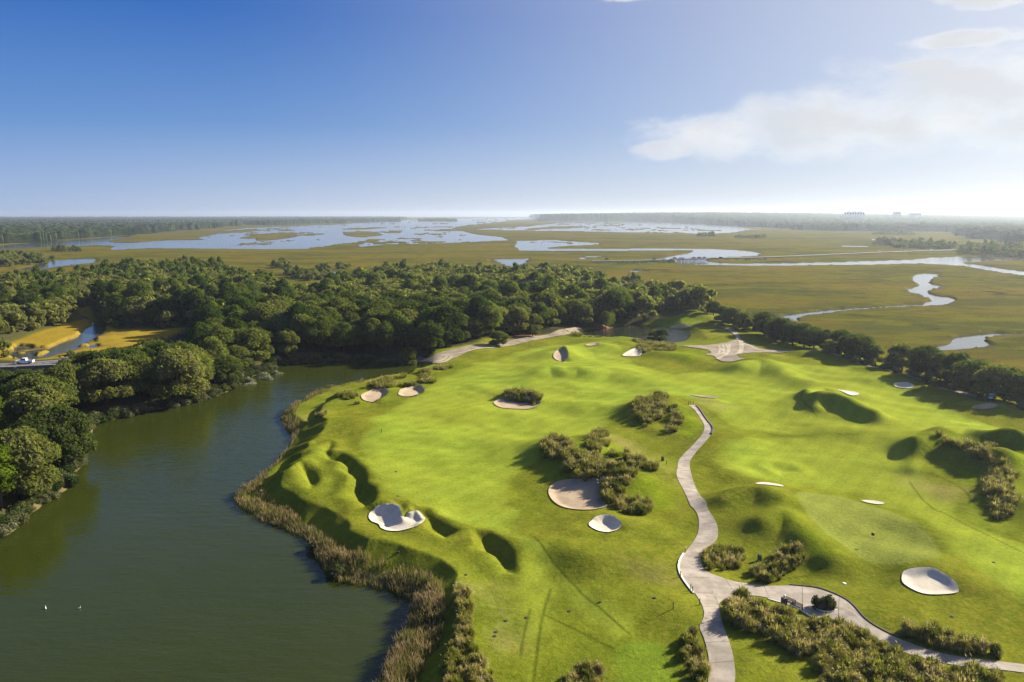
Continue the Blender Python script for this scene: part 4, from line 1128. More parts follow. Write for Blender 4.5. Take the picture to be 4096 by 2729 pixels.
SKYLINE = np.array([((x / 2.2988) / 4, (800 + y / 2.2988) / 4) for x, y in ((-300, 1560), (0, 1560), (40, 1560), (560, 1545), (600, 1475), (700, 1435), (930, 1380), (1200, 1340), (1450, 1280), (1800, 1285), (1850, 1150), (2500, 900))])


def pix(x, y, z):
    c, s_ = math.cos(PITCH), math.sin(PITCH)
    dz = z - CZ; dep = y * c - dz * s_; up = y * s_ + dz * c
    return 512 + FPX * x / dep, 341 - FPX * up / dep


trees = []   # kind, x, y, size, zone
for zi, (s, step, mg, pine, size, lab, grp) in enumerate(WOODS):
    pts = scatter(P(s), step, mg, 20 + zi)
    z = H(pts[:, 0], pts[:, 1]); sl = sdf(LAKE, pts[:, 0], pts[:, 1], 12.0)
    ok = (z > -1.5) & (sl > 1.4) & in_view(pts[:, 0], pts[:, 1])
    for q in (ROADGAP, CLEARING, CLEAR2, ROADCLEAR):
        ok &= sdf(q, pts[:, 0], pts[:, 1], 8.0) > (0.0 if q is CLEARING or q is CLEAR2 else 1.5)
    for q in LOWIN:
        ok &= sdf(q, pts[:, 0], pts[:, 1], 8.0) > 2.5
    pts = pts[ok]; rg = np.random.default_rng(40 + zi)
    pn = fbm(pts[:, 0] / 60, pts[:, 1] / 60, 81, 2)
    for (x, y), q in zip(pts, pn):
        sz_ = size * rg.choice([rg.uniform(0.62, 0.85), rg.uniform(0.8, 1.1), rg.uniform(1.05, 1.25)], p=[.25, .55, .2])
        k = 'pine' if rg.random() < pine * (0.3 + 1.9 * ss(np.array(q), 0.35, 0.65)) else 'oak'
        sz_ *= 0.92 if k == 'pine' else 1.0
        if zi == 1:
            hgt = 14.6 if k == 'pine' else 10.2
            u, v0 = pix(x, y, hz(x, y)); lim = np.interp(u, SKYLINE[:, 0], SKYLINE[:, 1]) if u < 200 else -1
            v1 = pix(x, y, hz(x, y) + hgt * sz_)[1]
            if v1 < lim:
                if k == 'pine':
                    k = 'oak'; hgt = 10.2
                f = (v0 - lim) / max(1e-3, v0 - pix(x, y, hz(x, y) + hgt * sz_)[1])
                if f < 0.42:
                    continue
                sz_ *= min(1.0, f)
        trees.append((k, x, y, sz_, zi))
for s in ('A3 1820,1085 1900,1110', ):
    pass


def far_cells(specs):
    out = []
    for i, (s, step, size, z) in enumerate(specs):
        pts = scatter(P(s, z), step, 0.0, 70 + i); rg = np.random.default_rng(90 + i)
        for x, y in pts:
            out.append(('pine' if rg.random() < 0.35 else 'oak', x, y, size * rg.uniform(0.6, 1.25), -1))
    return out


FARSP = [('A1 -700,600 0,602 60,612 250,592 430,572 400,555 280,542 0,538 -700,530', 8.5, 1.0, MARSH_Z), ('A1 470,476 600,474 745,470 720,458 500,456', 9, 0.75, MARSH_Z),
         ('A1 430,552 520,548 500,530 440,535', 7, 0.5, MARSH_Z), ('A2 690,212 830,212 820,202 720,202', 16, 1.5, MARSH_Z), ('A2 1490,194 1850,194 1820,184 1650,182 1520,186', 18, 1.3, MARSH_Z),
         ('A3 1700,335 1860,335 1850,322 1710,322', 10, 0.8, MARSH_Z), ('A3 2040,352 2345,352 2330,340 2080,338', 10, 0.7, MARSH_Z),
         ('A4 975,402 1100,418 1180,438 1400,447 1720,454 1740,440 1400,412 1200,398 1050,395', 9, 0.95, MARSH_Z), ('A4 1760,462 1800,500 2354,520 3000,540 3000,430 2354,440 2000,440 1820,440', 10, 1.0, MARSH_Z), ('A4 960,318 1350,325 1340,312 1000,308', 12, 0.8, MARSH_Z),
         ('A3 1000,752 1230,838 1290,815 1200,765 1050,725', 6, 0.75, 0), ('A2 250,690 420,745 660,740 640,700 500,690 300,680', 7, 0.75, MARSH_Z), ('A2 540,680 660,690 640,660 560,650', 7, 0.9, MARSH_Z), ('A2 720,640 860,640 850,610 760,610', 7, 0.6, MARSH_Z), ('A2 150,620 320,640 300,600 180,590', 8, 0.8, MARSH_Z),
         ('A3 858,560 905,560 900,548 862,548', 6, 0.42, MARSH_Z), ('A3 870,588 1000,590 1480,578 1480,556 1300,558 1100,570 900,578', 5, 0.28, MARSH_Z), ('A3 1800,548 2000,552 2354,556 2354,540 2000,536 1820,536', 6, 0.28, MARSH_Z),
         ('A1 480,1435 710,1430 700,1405 500,1410', 5.5, 0.42, MARSH_Z), ('A1 -100,1462 90,1455 80,1400 0,1370 -100,1380', 7, 0.7, MARSH_Z), ('A1 1540,1170 1600,1172 1590,1160', 4, 0.25, MARSH_Z)]
FARM = far_cells(FARSP)


def place(kind, tm, x, y, size, rz, label, group, wide=1.0, tall=1.0):
    crown_me, trunk_me, hgt = tm
    o = thing(kind, label, 'tree', (x, y, hz(x, y) - 0.1), rz, group, (wide * size * random.uniform(.9, 1.1), wide * size * random.uniform(.9, 1.1), tall * size * random.uniform(.92, 1.08)))
    link('trunk', trunk_me, o); link('crown', crown_me, o)
    return o


WOODPATH = P(TR[0])
dist = np.array([math.hypot(t[1], t[2]) for t in trees]); order = np.argsort(dist)
cnt = {'oak': 0, 'pine': 0}; rest = []
for i in order:
    k, x, y, sz, zi = trees[i]
    if cnt[k] < (270 if k == 'oak' else 285):
        cnt[k] += 1
        T = OAKS if k == 'oak' else PINES
        pa = np.array([x]), np.array([y])
        if zi == 0:
            where = ('at the wood edge over the lake' if sdf(LAKE, *pa, 20.0)[0] < 14 else 'beside the golden marsh meadow' if min(sdf(q, *pa, 20.0)[0] for q in LOWIN) < 12 else 'at the wood edge above the sandy path' if sdf(WOODPATH, *pa, 30.0)[0] < 24
                     else 'at the far marsh side of the wood' if sdf(LAND, *pa, 40.0)[0] > -22 else ('in the front part', 'in the middle', 'in the back part')[(y > 345) + (y > 430)] + (' of the wood behind the lake' if x > -70 else ' of the wood towards the creek') if -150 < x < 20 else 'deep in the wood towards the pond' if x >= 20 else 'deep in the wood beyond the creek')
        elif zi == 1:
            where = 'leaning over the lake from the wooded bank' if sdf(LAKE, *pa, 20.0)[0] < 10 else 'on the wooded bank near the road' if sdf(ROADCLEAR, *pa, 30.0)[0] < 20 else 'inside the wooded bank between lake and road'
        else:
            where = WOODS[zi][5]
        look = ('small rounded', 'broad dark green', 'large spreading')[(sz > 0.93) + (sz > 1.16)] if k == 'oak' else ('slender young', 'tall narrow', 'towering')[(sz > 0.9) + (sz > 1.06)]
        nm = 'live oak' if k == 'oak' else 'pine'
        place('oak_tree' if k == 'oak' else 'pine_tree', T[random.randrange(len(T))], x, y, sz, random.uniform(0, 6.28),
              look + ' ' + nm + ' ' + where, ('oaks' if k == 'oak' else 'pines') + ' of the ' + WOODS[zi][6], *((0.92, 1.14) if zi != 1 and k == 'oak' else (1, 1)))
    else:
        rest.append(trees[i])
print('TREES', len(trees), cnt, 'rest', len(rest), 'far', len(FARM))


def mass(name, items, low, mats, zoff=-0.3):
    Vs = []; Fs = []; b = 0; rg = np.random.default_rng(5)
    xs = np.array([t[1] for t in items]); ys = np.array([t[2] for t in items]); zs = H(xs, ys)
    for (k, x, y, sz, _), z in zip(items, zs):
        V, F = low[k][rg.integers(len(low[k]))]
        a = rg.uniform(0, 6.28); c, s = math.cos(a), math.sin(a); sx = sz * rg.uniform(.9, 1.12); szz = sz * rg.uniform(.9, 1.1)
        Vs.append(np.column_stack([x + sx * (V[:, 0] * c - V[:, 1] * s), y + sx * (V[:, 0] * s + V[:, 1] * c), max(z, SEA_Z) + zoff + szz * V[:, 2]])); Fs.append(F + b); b += len(V)
    return link(name, mesh(name, np.vstack(Vs), np.vstack(Fs), False, mats), kind='stuff')


for k, nm, mt in (('oak', 'distant_oak_foliage', M_OAK), ('pine', 'distant_pine_foliage', M_PINE)):
    mass(nm, [t for t in rest + FARM if t[0] == k], {'oak': LOW_OAK, 'pine': LOW_PINE}, [mt], -2.2)

# the single trees one can point to
ORD = ['first', 'second', 'third', 'fourth', 'fifth', 'sixth', 'seventh', 'eighth', 'ninth', 'tenth', 'eleventh', 'twelfth', 'thirteenth', 'fourteenth', 'fifteenth', 'sixteenth', 'seventeenth', 'eighteenth', 'nineteenth', 'twentieth']
ROW = P('A3 1850,1105 1950,1145 2040,1165 2120,1195 2230,1190 2330,1235 A4 -35,1250 20,1266 60,1275 125,1305 225,1330 330,1350 420,1378 510,1400 B4 655,140 755,172 840,195 985,215 1230,260 1445,352 1545,375 1720,430 1885,490 2060,558 2170,575 2310,610 2450,660')
SZ = [0.72, 0.85, 0.9, 0.92, 0.8, 0.95, 0.8, 0.85, 0.85, 0.95, 1.0, 0.95, 0.8, 0.85, 0.92, 0.85, 0.95, 0.7, 1.0, 0.95, 0.9, 1.0, 1.05, 0.95, 1.0, 1.0]
for i, (x, y) in enumerate(ROW):
    place('oak_tree', OAKS[i % len(OAKS)], x, y, SZ[i % len(SZ)] * 0.98, 1.7 * i, 'rounded dusky oak in the row along the sandy track, %s counted from the pond' % (ORD[i] if i < 20 else 'twenty-' + ORD[i - 20]), 'oaks in the row along the sandy track')
for s, sz, T, nm, lab in (('A3 1310,1285', 0.52, OAKS, 'oak_tree', 'small dark oak alone on the near edge of the pond, taller of two'), ('A3 1375,1290', 0.55, OAKS, 'oak_tree', 'small dark oak on the near edge of the pond, beside its twin trunk'),
                          ('A3 862,1165', 0.66, PINES, 'pine_tree', 'slim pine with a bare trunk on the straw bank left of the pond'), ('A3 910,1155', 0.62, YELLOWS, 'bright_tree', 'bright green slim tree on the straw bank beside the parked cart'), ('A3 880,1145', 0.62, PINES, 'pine_tree', 'slim pine set back from the straw bank of the pond'),
                          ('A2 2235,1345', 0.62, OAKS, 'oak_tree', 'compact round oak by the sandy path below the wood'), ('A3 190,1265', 0.55, OAKS, 'oak_tree', 'low round oak on the grass between path and wood'), ('A2 1400,1440', 0.7, OAKS, 'oak_tree', 'dark oak leaning over the end of the lake by the path'),
                          ('B1 15,1500', 1.0, YELLOWS, 'bright_tree', 'bright yellow-green tree with a bare trunk on the near bank of the lake'), ('B1 -40,1000', 0.9, YELLOWS, 'bright_tree', 'bright green tree at the frame edge behind the clearing'),
                          ('A3 620,1060', 0.95, YELLOWS, 'bright_tree', 'yellowing tree at the edge of the wood, above the straw bank'), ('A3 940,1110', 0.9, YELLOWS, 'bright_tree', 'yellow-tinged tree behind the slim pines at the pond'), ('A3 1010,1080', 0.85, YELLOWS, 'bright_tree', 'golden green tree where the wood meets the grove')):
    (x, y), = P(s); place(nm, T[len(lab) % len(T)], x, y, sz * (1.0 if T is not YELLOWS else 1.05), 0.8 * len(lab), lab, None)


# palms in the row
def palm_meshes():
    g = Geo(); g.tube([(0, 0, -.3), (0.05, 0, 2.2), (0.1, 0.05, 4.6)], [0.24, 0.19, 0.17], 7)
    rg = np.random.default_rng(3); V = []; F = []
    for i in range(34):
        a = 2.4 * i; e = rg.uniform(-0.7, 1.2); c = np.array([0.1, 0.05, 4.6]); d = np.array([math.cos(a) * math.cos(e), math.sin(a) * math.cos(e), math.sin(e)])
        s = np.cross(d, [0, 0, 1.0]); s = s / (np.linalg.norm(s) + 1e-6) * 0.42; m_ = c + d * 0.9 + np.array([0, 0, .1]); t_ = c + d * 1.7 + np.array([0, 0, -0.45]); b = len(V)
        V += [c, m_ + s, t_ + s * .6, t_ - s * .6, m_ - s]
        F += [(b, b + 1, b + 4), (b + 1, b + 2, b + 3), (b + 1, b + 3, b + 4)]
    return mesh('crown', np.array(V), np.array(F), False, [M_OAK]), g.mesh('trunk', M_BARK, True), 6.0


PALM = palm_meshes()
for s, sz, lab in (('B4 1130,275', 1.0, 'cabbage palm in the oak row, nearer the pond of the pair'), ('B4 1168,280', 1.05, 'cabbage palm in the oak row, taller of the pair'), ('B4 1300,320', 0.95, 'short cabbage palm in front of the oak row'), ('A3 165,1185', 1.0, 'cabbage palm at the edge of the wood by the path')):
    (x, y), = P(s); place('palm_tree', PALM, x, y, sz, len(lab), lab, 'palms at the edges of the course')

# shrubs along the wooded banks and under the oak row
shr = []
fs = resample(far_shore, 210)
e = np.gradient(fs, axis=0); e /= np.linalg.norm(e, axis=1)[:, None]
nrm = np.column_stack([-e[:, 1], e[:, 0]])
for i in range(210):
    for sg in (1, -1):
        p = fs[i] + sg * nrm[i] * random.uniform(0.0, 2.2)
        if sdf(LAKE, np.array([p[0]]), np.array([p[1]]), 8.0)[0] > -0.2:
            shr.append((p, random.uniform(0.7, 1.5), 'leafy shrub at the water edge ' + ('under the wood at the far end of the lake', 'around the silvery corner of the lake', 'on the bank opposite the reedy point', 'at the bank bend below the shaded clearing', 'on the bank nearest the camera')[min(4, i // 42)], 'shrubs along the wooded lake bank', SHRUBS)); break
for s in 'B1 2190,250 2230,290 2260,330 2200,300 2280,300 2320,320 B2 180,150 160,180 200,230 60,250 90,270 130,280'.split():
    if ',' in s:
        (p,) = P(rg_ + ' ' + s); shr.append((p, random.uniform(1.0, 1.7), 'silvery pale shrub at the wooded corner of the lake', 'silvery shrubs at the wooded corner of the lake', PALE))
    else:
        rg_ = s
for p in scatter(P('B4 500,150 700,210 1000,270 1400,390 1700,480 2100,620 2351,690 2351,640 2100,570 1700,420 1400,340 1000,215 700,150'), 4.2, 0.0, 31):
    shr.append((p, random.uniform(0.6, 1.7), 'low scrubby bush under the oak row', 'scrub bushes under the oak row', SHRUBS))
for p in scatter(P('A2 1480,1330 1560,1300 1800,1260 2050,1260 2100,1290 1900,1300 1650,1350 1500,1380'), 4.5, 0.0, 32):
    shr.append((p, random.uniform(0.8, 1.5), 'dark shrub at the foot of the wood by the sandy path', 'shrubs at the foot of the wood', SHRUBS))
for s, sz, lab in (('A2 1720,1405', 1.5, 'tawny shrub on the green apron between wood and path'), ('A2 1760,1385', 1.3, 'tawny shrub at the wood side of the green apron'), ('A2 1420,1440', 1.4, 'pale shrub where the path meets the lake end'), ('C2 760,480', 1.1, 'round green bush among the lakeside reeds, larger one'), ('C2 700,500', 0.9, 'green bush in the reeds at the lake bend'), ('C2 1620,960', 1.0, 'green bush among the tall reeds by the corridor of grass'), ('C2 1560,720', 0.9, 'green bush at the elbow of the reed bank'), ('C2 540,260', 0.9, 'green bush at the upper end of the reed bank')):
    (p,) = P(s, -0.8); shr.append((p, sz, lab, None, SHRUBS))
for i, (p, sz, lab, grp, T) in enumerate(shr):
    me = T[i % len(T)]
    o = link('shrub', me, label=lab, category='shrub'); o.location = (p[0], p[1], hz(*p) - 0.1); o.rotation_euler = (0, 0, 1.3 * i); o.scale = (sz, sz * 1.1, sz * 0.95)
    if grp:
        o['group'] = grp

# tussocks of ornamental grass, bed by bed
BEDS = [('C3 1575,1150 1720,1112 1760,1200 1808,1320 1828,1430 1800,1568 1790,1640 1680,1568 1600,1420 1540,1280 1515,1190', 1.0, 1.15, 'in the bed between the tee and the cart path', 'tussocks between tee and cart path'),
        ('C3 440,1510 560,1440 700,1400 800,1400 880,1380 885,1640 430,1640', 1.0, 1.2, 'in the bed at the near side of the tee', 'tussocks at the near side of the tee'),
        ('C3 1725,430 1765,360 1850,315 1950,312 2100,347 2145,385 2125,460 2050,510 1900,538 1760,515', 1.0, 1.1, 'in the oval bed at the path fork', 'tussocks of the oval bed at the fork'),
        ('C3 2170,565 2185,520 2250,450 2351,430 C4 0,400 100,360 240,340 330,390 345,470 250,540 100,595 0,630 C3 2280,640 2200,600', 1.05, 1.15, 'on the hollow side of the mound by the fork', 'tussocks on the mound by the fork'),
        ('C3 1912,860 1965,805 2100,760 2200,778 2351,880 C4 200,940 400,995 620,1010 860,1085 1000,1165 1090,1215 1250,1295 1400,1355 1650,1405 2000,1445 2351,1495 2351,1700 440,1700 430,1460 380,1380 0,1200 C3 2200,1130 2020,1085 1940,1000', 1.28, 1.45, 'in the big wild bed below the benches', 'tussocks of the big bed below the benches'),
        ('C4 1200,1080 1300,1042 1500,1072 1700,1140 1900,1200 2100,1240 2500,1280 2500,1400 2100,1320 1800,1270 1500,1200 1280,1140 1210,1115', 0.92, 1.5, 'in the tall hedge of grass beside the lower path', 'tussocks in the hedge beside the lower path'),
        ('C2 1830,690 1900,690 1970,780 1990,900 2000,1000 1960,1080 2000,1150 1990,1260 2080,1340 2170,1420 2190,1500 2170,1640 1700,1640 1710,1430 1765,1300 1825,1150 1845,1000 1825,850', 1.05, 1.25, 'on the crest above the reed bank', 'tussocks on the crest above the reeds'),
        ('B3 275,1080 330,1002 400,998 490,1060 560,1112 640,1150 760,1160 800,1230 950,1262 1050,1310 1135,1330 1080,1390 1020,1420 1040,1480 1280,1530 1290,1568 1180,1615 1040,1590 960,1568 860,1520 780,1420 830,1370 700,1350 560,1318 490,1290 480,1210 380,1160 295,1130', 1.3, 1.4, 'on the long ridge above the brown bunker', 'tussocks on the ridge above the brown bunker'),
        ('B3 660,1010 740,950 800,912 880,922 850,980 885,1010 830,1060 820,1120 720,1120 685,1070', 1.3, 1.35, 'in the upright clump behind the long ridge', 'tussocks of the clump behind the ridge'),
        ('B3 1030,1040 1060,1010 1092,1040 1060,1068', 1.1, 1.3, 'in the smallest clump behind the long ridge', 'tussocks of the smallest clump'),
        ('B3 880,1105 920,1082 1030,1090 1040,1120 980,1148 900,1140', 1.2, 1.15, 'in the low clump beside the long ridge', 'tussocks of the low clump'),
        ('B3 1005,1160 1080,1137 1180,1142 1240,1190 1368,1250 1340,1278 1240,1260 1120,1230 1015,1190', 1.2, 1.2, 'in the strip facing the green utility box', 'tussocks of the strip by the utility box'),
        ('B3 1065,735 1120,680 1190,642 1260,642 1330,592 1435,630 1400,660 1400,720 1320,770 1260,808 1205,798 1185,760', 1.4, 1.4, 'on the mound near the top end of the cart path', 'tussocks on the mound at the path end'),
        ('B3 1450,700 1500,692 1558,740 1572,790 1530,830 1490,868 1405,868 1385,842 1470,810 1455,740', 1.35, 1.25, 'on the bright shoulder at the path end mound', 'tussocks on the shoulder of the path end mound'),
        ('B3 -80,502 60,497 180,512 272,540 268,580 222,588 100,552 -80,545', 1.6, 1.5, 'on the far rim of the shaded fairway bunker', 'tussocks on the rim of the fairway bunker'),
        ('A3 1112,1262 1200,1272 1330,1300 1450,1312 1538,1360 1500,1388 1430,1408 1350,1398 1250,1438 1160,1418 1152,1370 1180,1340 1112,1282', 1.9, 1.0, 'on the mound in front of the pond', 'tussocks on the mound at the pond'),
        ('B2 1032,410 1080,372 1200,352 1278,380 1278,420 1220,448 1072,440', 1.7, 1.5, 'behind the lakeside bunker pair', 'tussocks behind the lakeside bunkers'),
        ('B2 1282,390 1400,386 1560,372 1668,376 1640,408 1450,410 1330,428', 1.8, 1.3, 'in the line along the bunker pair', 'tussocks in the line along the bunkers'),
        ('B2 742,540 830,482 918,482 928,520 860,558', 1.5, 1.3, 'in the clump on the lakeside slope', 'tussocks of the lakeside slope clump'),
        ('B2 902,590 950,567 983,590 920,608', 1.3, 1.2, 'in the small clump under the bunker pair', 'tussocks of the small clump under the bunkers'),
        ('B2 552,700 640,672 658,690 602,728', 1.2, 1.1, 'on the crest above the lake point', 'tussocks on the crest above the lake point'),
        ('B2 1482,310 1578,252 1608,320 1540,348', 1.8, 1.4, 'at the lake end by the tyre-marked turn', 'tussocks at the lake end'),
        ('B2 1625,242 1798,237 1788,263 1652,268', 1.9, 1.4, 'beside the tyre-marked turn of the track', 'tussocks beside the turn of the track'),
        ('B2 1252,342 1378,322 1388,335 1262,354', 1.8, 1.0, 'along the upper lake bank', 'tussocks along the upper lake bank'),
        ('B4 1512,1027 1560,1022 1700,1072 1950,1122 2078,1062 2068,1090 1950,1140 2088,1210 2060,1258 1900,1180 1650,1100', 1.4, 1.35, 'along the shaded crest beyond the putting green', 'tussocks on the crest beyond the green'),
        ('B4 1982,1330 2080,1222 2200,1252 2298,1310 2288,1388 2180,1372 2250,1450 2308,1568 2310,1640 2100,1640 1995,1460', 1.4, 1.4, 'in the bed curling down beyond the putting green', 'tussocks of the bed beyond the green'),
        ('A3 955,1140 1050,1128 1250,1122 1450,1140 1460,1155 1250,1140 1050,1145 970,1155', 2.6, 0.9, 'lining the far edge of the pond', 'tussocks lining the pond'),
        ('A3 540,1210 580,1202 640,1240 620,1250 550,1240', 2.2, 1.5, 'at the path side corner of the pond', 'tussocks at the pond corner'),
        ('A3 655,1240 840,1240 840,1254 660,1252', 2.6, 0.7, 'in the thin line at the near pond edge', 'tussocks in line at the near pond edge')]
tus = []
for bi, (s, step, h, lab, grp) in enumerate(BEDS):
    for p in scatter(P(s, 0.3), step, 0.5 if bi == 4 else 0.1 if bi < 7 else 0.0, 120 + bi, 0.42):
        if in_view(p[0], p[1]):
            tus.append((p, h * random.uniform(0.62, 1.25), bi, step))
tus.sort(key=lambda q: -q[1] / math.hypot(*q[0]))
print('TUSSOCKS', len(tus))
big, small = tus[:298], tus[298:]
zz = H(np.array([q[0][0] for q in tus]), np.array([q[0][1] for q in tus]))
for i, (p, h, bi, step) in enumerate(big):
    o = link('grass_tussock', TUS[i % len(TUS)], label=('low spreading', 'mid-sized arching', 'tall full')[(h / BEDS[bi][2] > 0.83) + (h / BEDS[bi][2] > 1.05)] + ' tan grass tussock ' + BEDS[bi][3] + ('' if bi != 4 else ', path edge' if sdf(PATHZ, np.array([p[0]]), np.array([p[1]]), 8.0)[0] < 3.5 else ', middle part' if p[1] > 84 else ', lowest part'), category='ornamental grass', group=BEDS[bi][4])
    o.location = (p[0], p[1], zz[i] - 0.03); o.rotation_euler = (random.uniform(-.1, .1), random.uniform(-.1, .1), random.uniform(0, 6.28)); k = step / 1.45
    o.scale = (h * k, h * k, h)
if small:
    Vs = []; Fs = []; Ms = []; Ts = []; b = 0
    for j, (p, h, bi, step) in enumerate(small):
        V, F, Mi, Tp = LOW_TUS[j % len(LOW_TUS)]
        a = random.uniform(0, 6.28); c, s = math.cos(a), math.sin(a); k = h * step / 1.2
        Vs.append(np.column_stack([p[0] + k * (V[:, 0] * c - V[:, 1] * s), p[1] + k * (V[:, 0] * s + V[:, 1] * c), zz[298 + j] - 0.03 + h * V[:, 2]])); Fs.append(F + b); Ms.append(Mi); Ts.append(Tp); b += len(V)
    tm_ = mesh('tussock_grass', np.vstack(Vs), np.vstack(Fs), False, [M_GRASS, M_PLUME], np.concatenate(Ms)); attr(tm_, 'tip', np.concatenate(Ts))
    link('tussock_grass', tm_, kind='stuff')

# reeds along the near shore of the lake
REEDS = [P('C2 1050,1900 1100,1568 1180,1460 1230,1330 1300,1200 1360,1090 1400,1000 1400,900 1450,790 1330,740 1220,690 1400,590 1500,635 1640,695 1700,760 1738,900 1728,1100 1690,1290 1560,1400 1500,1568 1400,1900', -1.8),
         P('C2 1220,690 1040,650 880,630 760,600 640,550 600,450 540,380 520,320 480,240 620,225 740,345 850,412 1000,462 1150,502 1280,542 1400,590', -1.8),
         P('C2 480,240 440,200 330,160 250,120 100,70 0,30 C1 2351,10 B1 2250,1520 2140,1420 2300,1320 B2 0,1280 70,1200 150,1150 150,1180 130,1250 60,1330 70,1400 200,1500 320,1560 C2 330,0 380,60 500,150 620,225', -1.8),
         P('B2 150,1150 260,1020 320,940 325,900 330,850 290,790 230,730 220,690 260,650 330,600 420,560 520,490 620,450 720,430 1000,372 1000,380 700,452 540,532 420,602 375,650 380,700 408,800 390,870 335,945 280,1020 160,1170', -1.8)]
Vs = []; Fs = []; b = 0; rgr = np.random.default_rng(9)
for ri, (poly, den, hh) in enumerate(zip(REEDS, (30, 26, 22, 14), (1.6, 1.2, 1.1, 1.0))):
    x0, x1, y0, y1 = poly[:, 0].min(), poly[:, 0].max(), max(poly[:, 1].min(), 60), poly[:, 1].max()
    n = int((x1 - x0) * (y1 - y0) * den); X = rgr.uniform(x0, x1, n); Y = rgr.uniform(y0, y1, n); k = inside(poly, X, Y); X, Y = X[k], Y[k]
    clump = fbm(X / 2.2, Y / 2.2, 91, 2); k = clump > rgr.uniform(0.15, 0.55, len(X)); X, Y, clump = X[k], Y[k], clump[k]
    Z = np.maximum(H(X, Y), LAKE_Z - 0.2); n = len(X)
    hgt = hh * rgr.uniform(0.55, 1.15, n) * (0.5 + clump); a = rgr.uniform(0, 6.28, n); lean = hgt * rgr.uniform(0.08, 0.45, n); wd = rgr.uniform(0.03, 0.065, n)
    ca, sa = np.cos(a), np.sin(a)
    B0 = np.column_stack([X - sa * wd, Y + ca * wd, Z - 0.1]); B1 = np.column_stack([X + sa * wd, Y - ca * wd, Z - 0.1])
    mx, my = X + ca * lean * 0.35, Y + sa * lean * 0.35
    M0 = np.column_stack([mx - sa * wd * .8, my + ca * wd * .8, Z + hgt * 0.65]); M1 = np.column_stack([mx + sa * wd * .8, my - ca * wd * .8, Z + hgt * 0.65])
    Tt = np.column_stack([X + ca * lean, Y + sa * lean, Z + hgt])
    V = np.stack([B0, B1, M0, M1, Tt], 1).reshape(-1, 3); i5 = np.arange(n)[:, None] * 5
    F = np.vstack([i5 + np.array([[0, 1, 3]]), i5 + np.array([[0, 3, 2]]), i5 + np.array([[2, 3, 4]])])
    Vs.append(V); Fs.append(F + b); b += len(V)
print('REEDS', sum(len(f) for f in Fs))
rm_ = mesh('shore_reeds', np.vstack(Vs), np.vstack(Fs), False, [M_REED]); attr(rm_, 'tip', np.tile([0, 0, .6, .6, 1.0], len(rm_.vertices) // 5))
link('shore_reeds', rm_, kind='stuff')

# far woods across the marsh: a rough canopy with its own wooded edge
mf, tf = mat('far_canopy'); gf = tf.new('ShaderNodeNewGeometry')
nf1 = tf.noise(tf.mapping(gf.outputs['Position'], (1, 1, 7)), 0.045, 4.0, 0.7)
finish(tf, tf.new('ShaderNodeBsdfDiffuse', ins={0: tf.mix(tf.sstep(nf1, 0.35, 0.7), (0.014, 0.026, 0.010, 1), (0.060, 0.070, 0.026, 1))}).outputs[0])
FW = [('A1 -900,440 0,405 300,388 500,370 1000,327 1500,292 2000,252 2354,238 A2 300,225 560,216 900,204 1300,196 1400,165 1000,150 0,141 A1 -900,141', 15, 0),
      ('A3 290,196 450,194 760,194 1100,196 1500,204 1800,222 2000,232 2354,252 A4 300,272 700,284 1200,288 1700,292 1850,330 2354,420 2800,460 3200,460 3200,140 2354,140 1500,140 0,140 A3 1500,140 0,140 250,170', 16, 1)]
rr = [1300.0]
while rr[-1] < 13000:
    rr.append(rr[-1] + 0.16 * rr[-1] ** 2 / 39800)
rr = np.array(rr); tt = np.radians(np.linspace(-42, 42, 1100)); Rf, Tf = np.meshgrid(rr, tt, indexing='ij'); fx, fy = (Rf * np.sin(Tf)).ravel(), (Rf * np.cos(Tf)).ravel()
for s, hh, hill in FW:
    poly = P(s, MARSH_Z); sd = sdf(poly, fx, fy, 80.0) + (fbm(fx / 90, fy / 90, 95, 3) - 0.5) * 120
    gaps = fbm(fx / 300, fy / 500, 97, 3)
    ins = (sd < 0) & ((gaps > 0.36) | (fy > 4500))
    z = hh * (0.66 + 0.55 * vnoise(fx / 10.0, fy / 24.0, 98) ** 1.5 + 0.5 * (fbm(fx / 60, fy / 60, 96, 2) - 0.5))
    if hill:
        azd = np.degrees(np.arctan2(fx, fy))
        z += 40 * ss(fy, 3000, 8000) * np.exp(-((azd - 14.0) / 15.0) ** 2) + 12 * ss(fy, 3000, 6000)
    z = np.where(ins, z, -6.0)
    ii = np.arange(len(fx)).reshape(Rf.shape)
    F = np.stack([ii[:-1, :-1], ii[1:, :-1], ii[1:, 1:], ii[:-1, 1:]], -1).reshape(-1, 4)[:, ::-1]
    F = F[ins[F].any(1)]
    use = np.unique(F); rm = np.full(len(fx), -1); rm[use] = np.arange(len(use))
    link('far_woods', mesh('far_woods', np.column_stack([fx, fy, z])[use], rm[F], False, [mf]), kind='stuff')


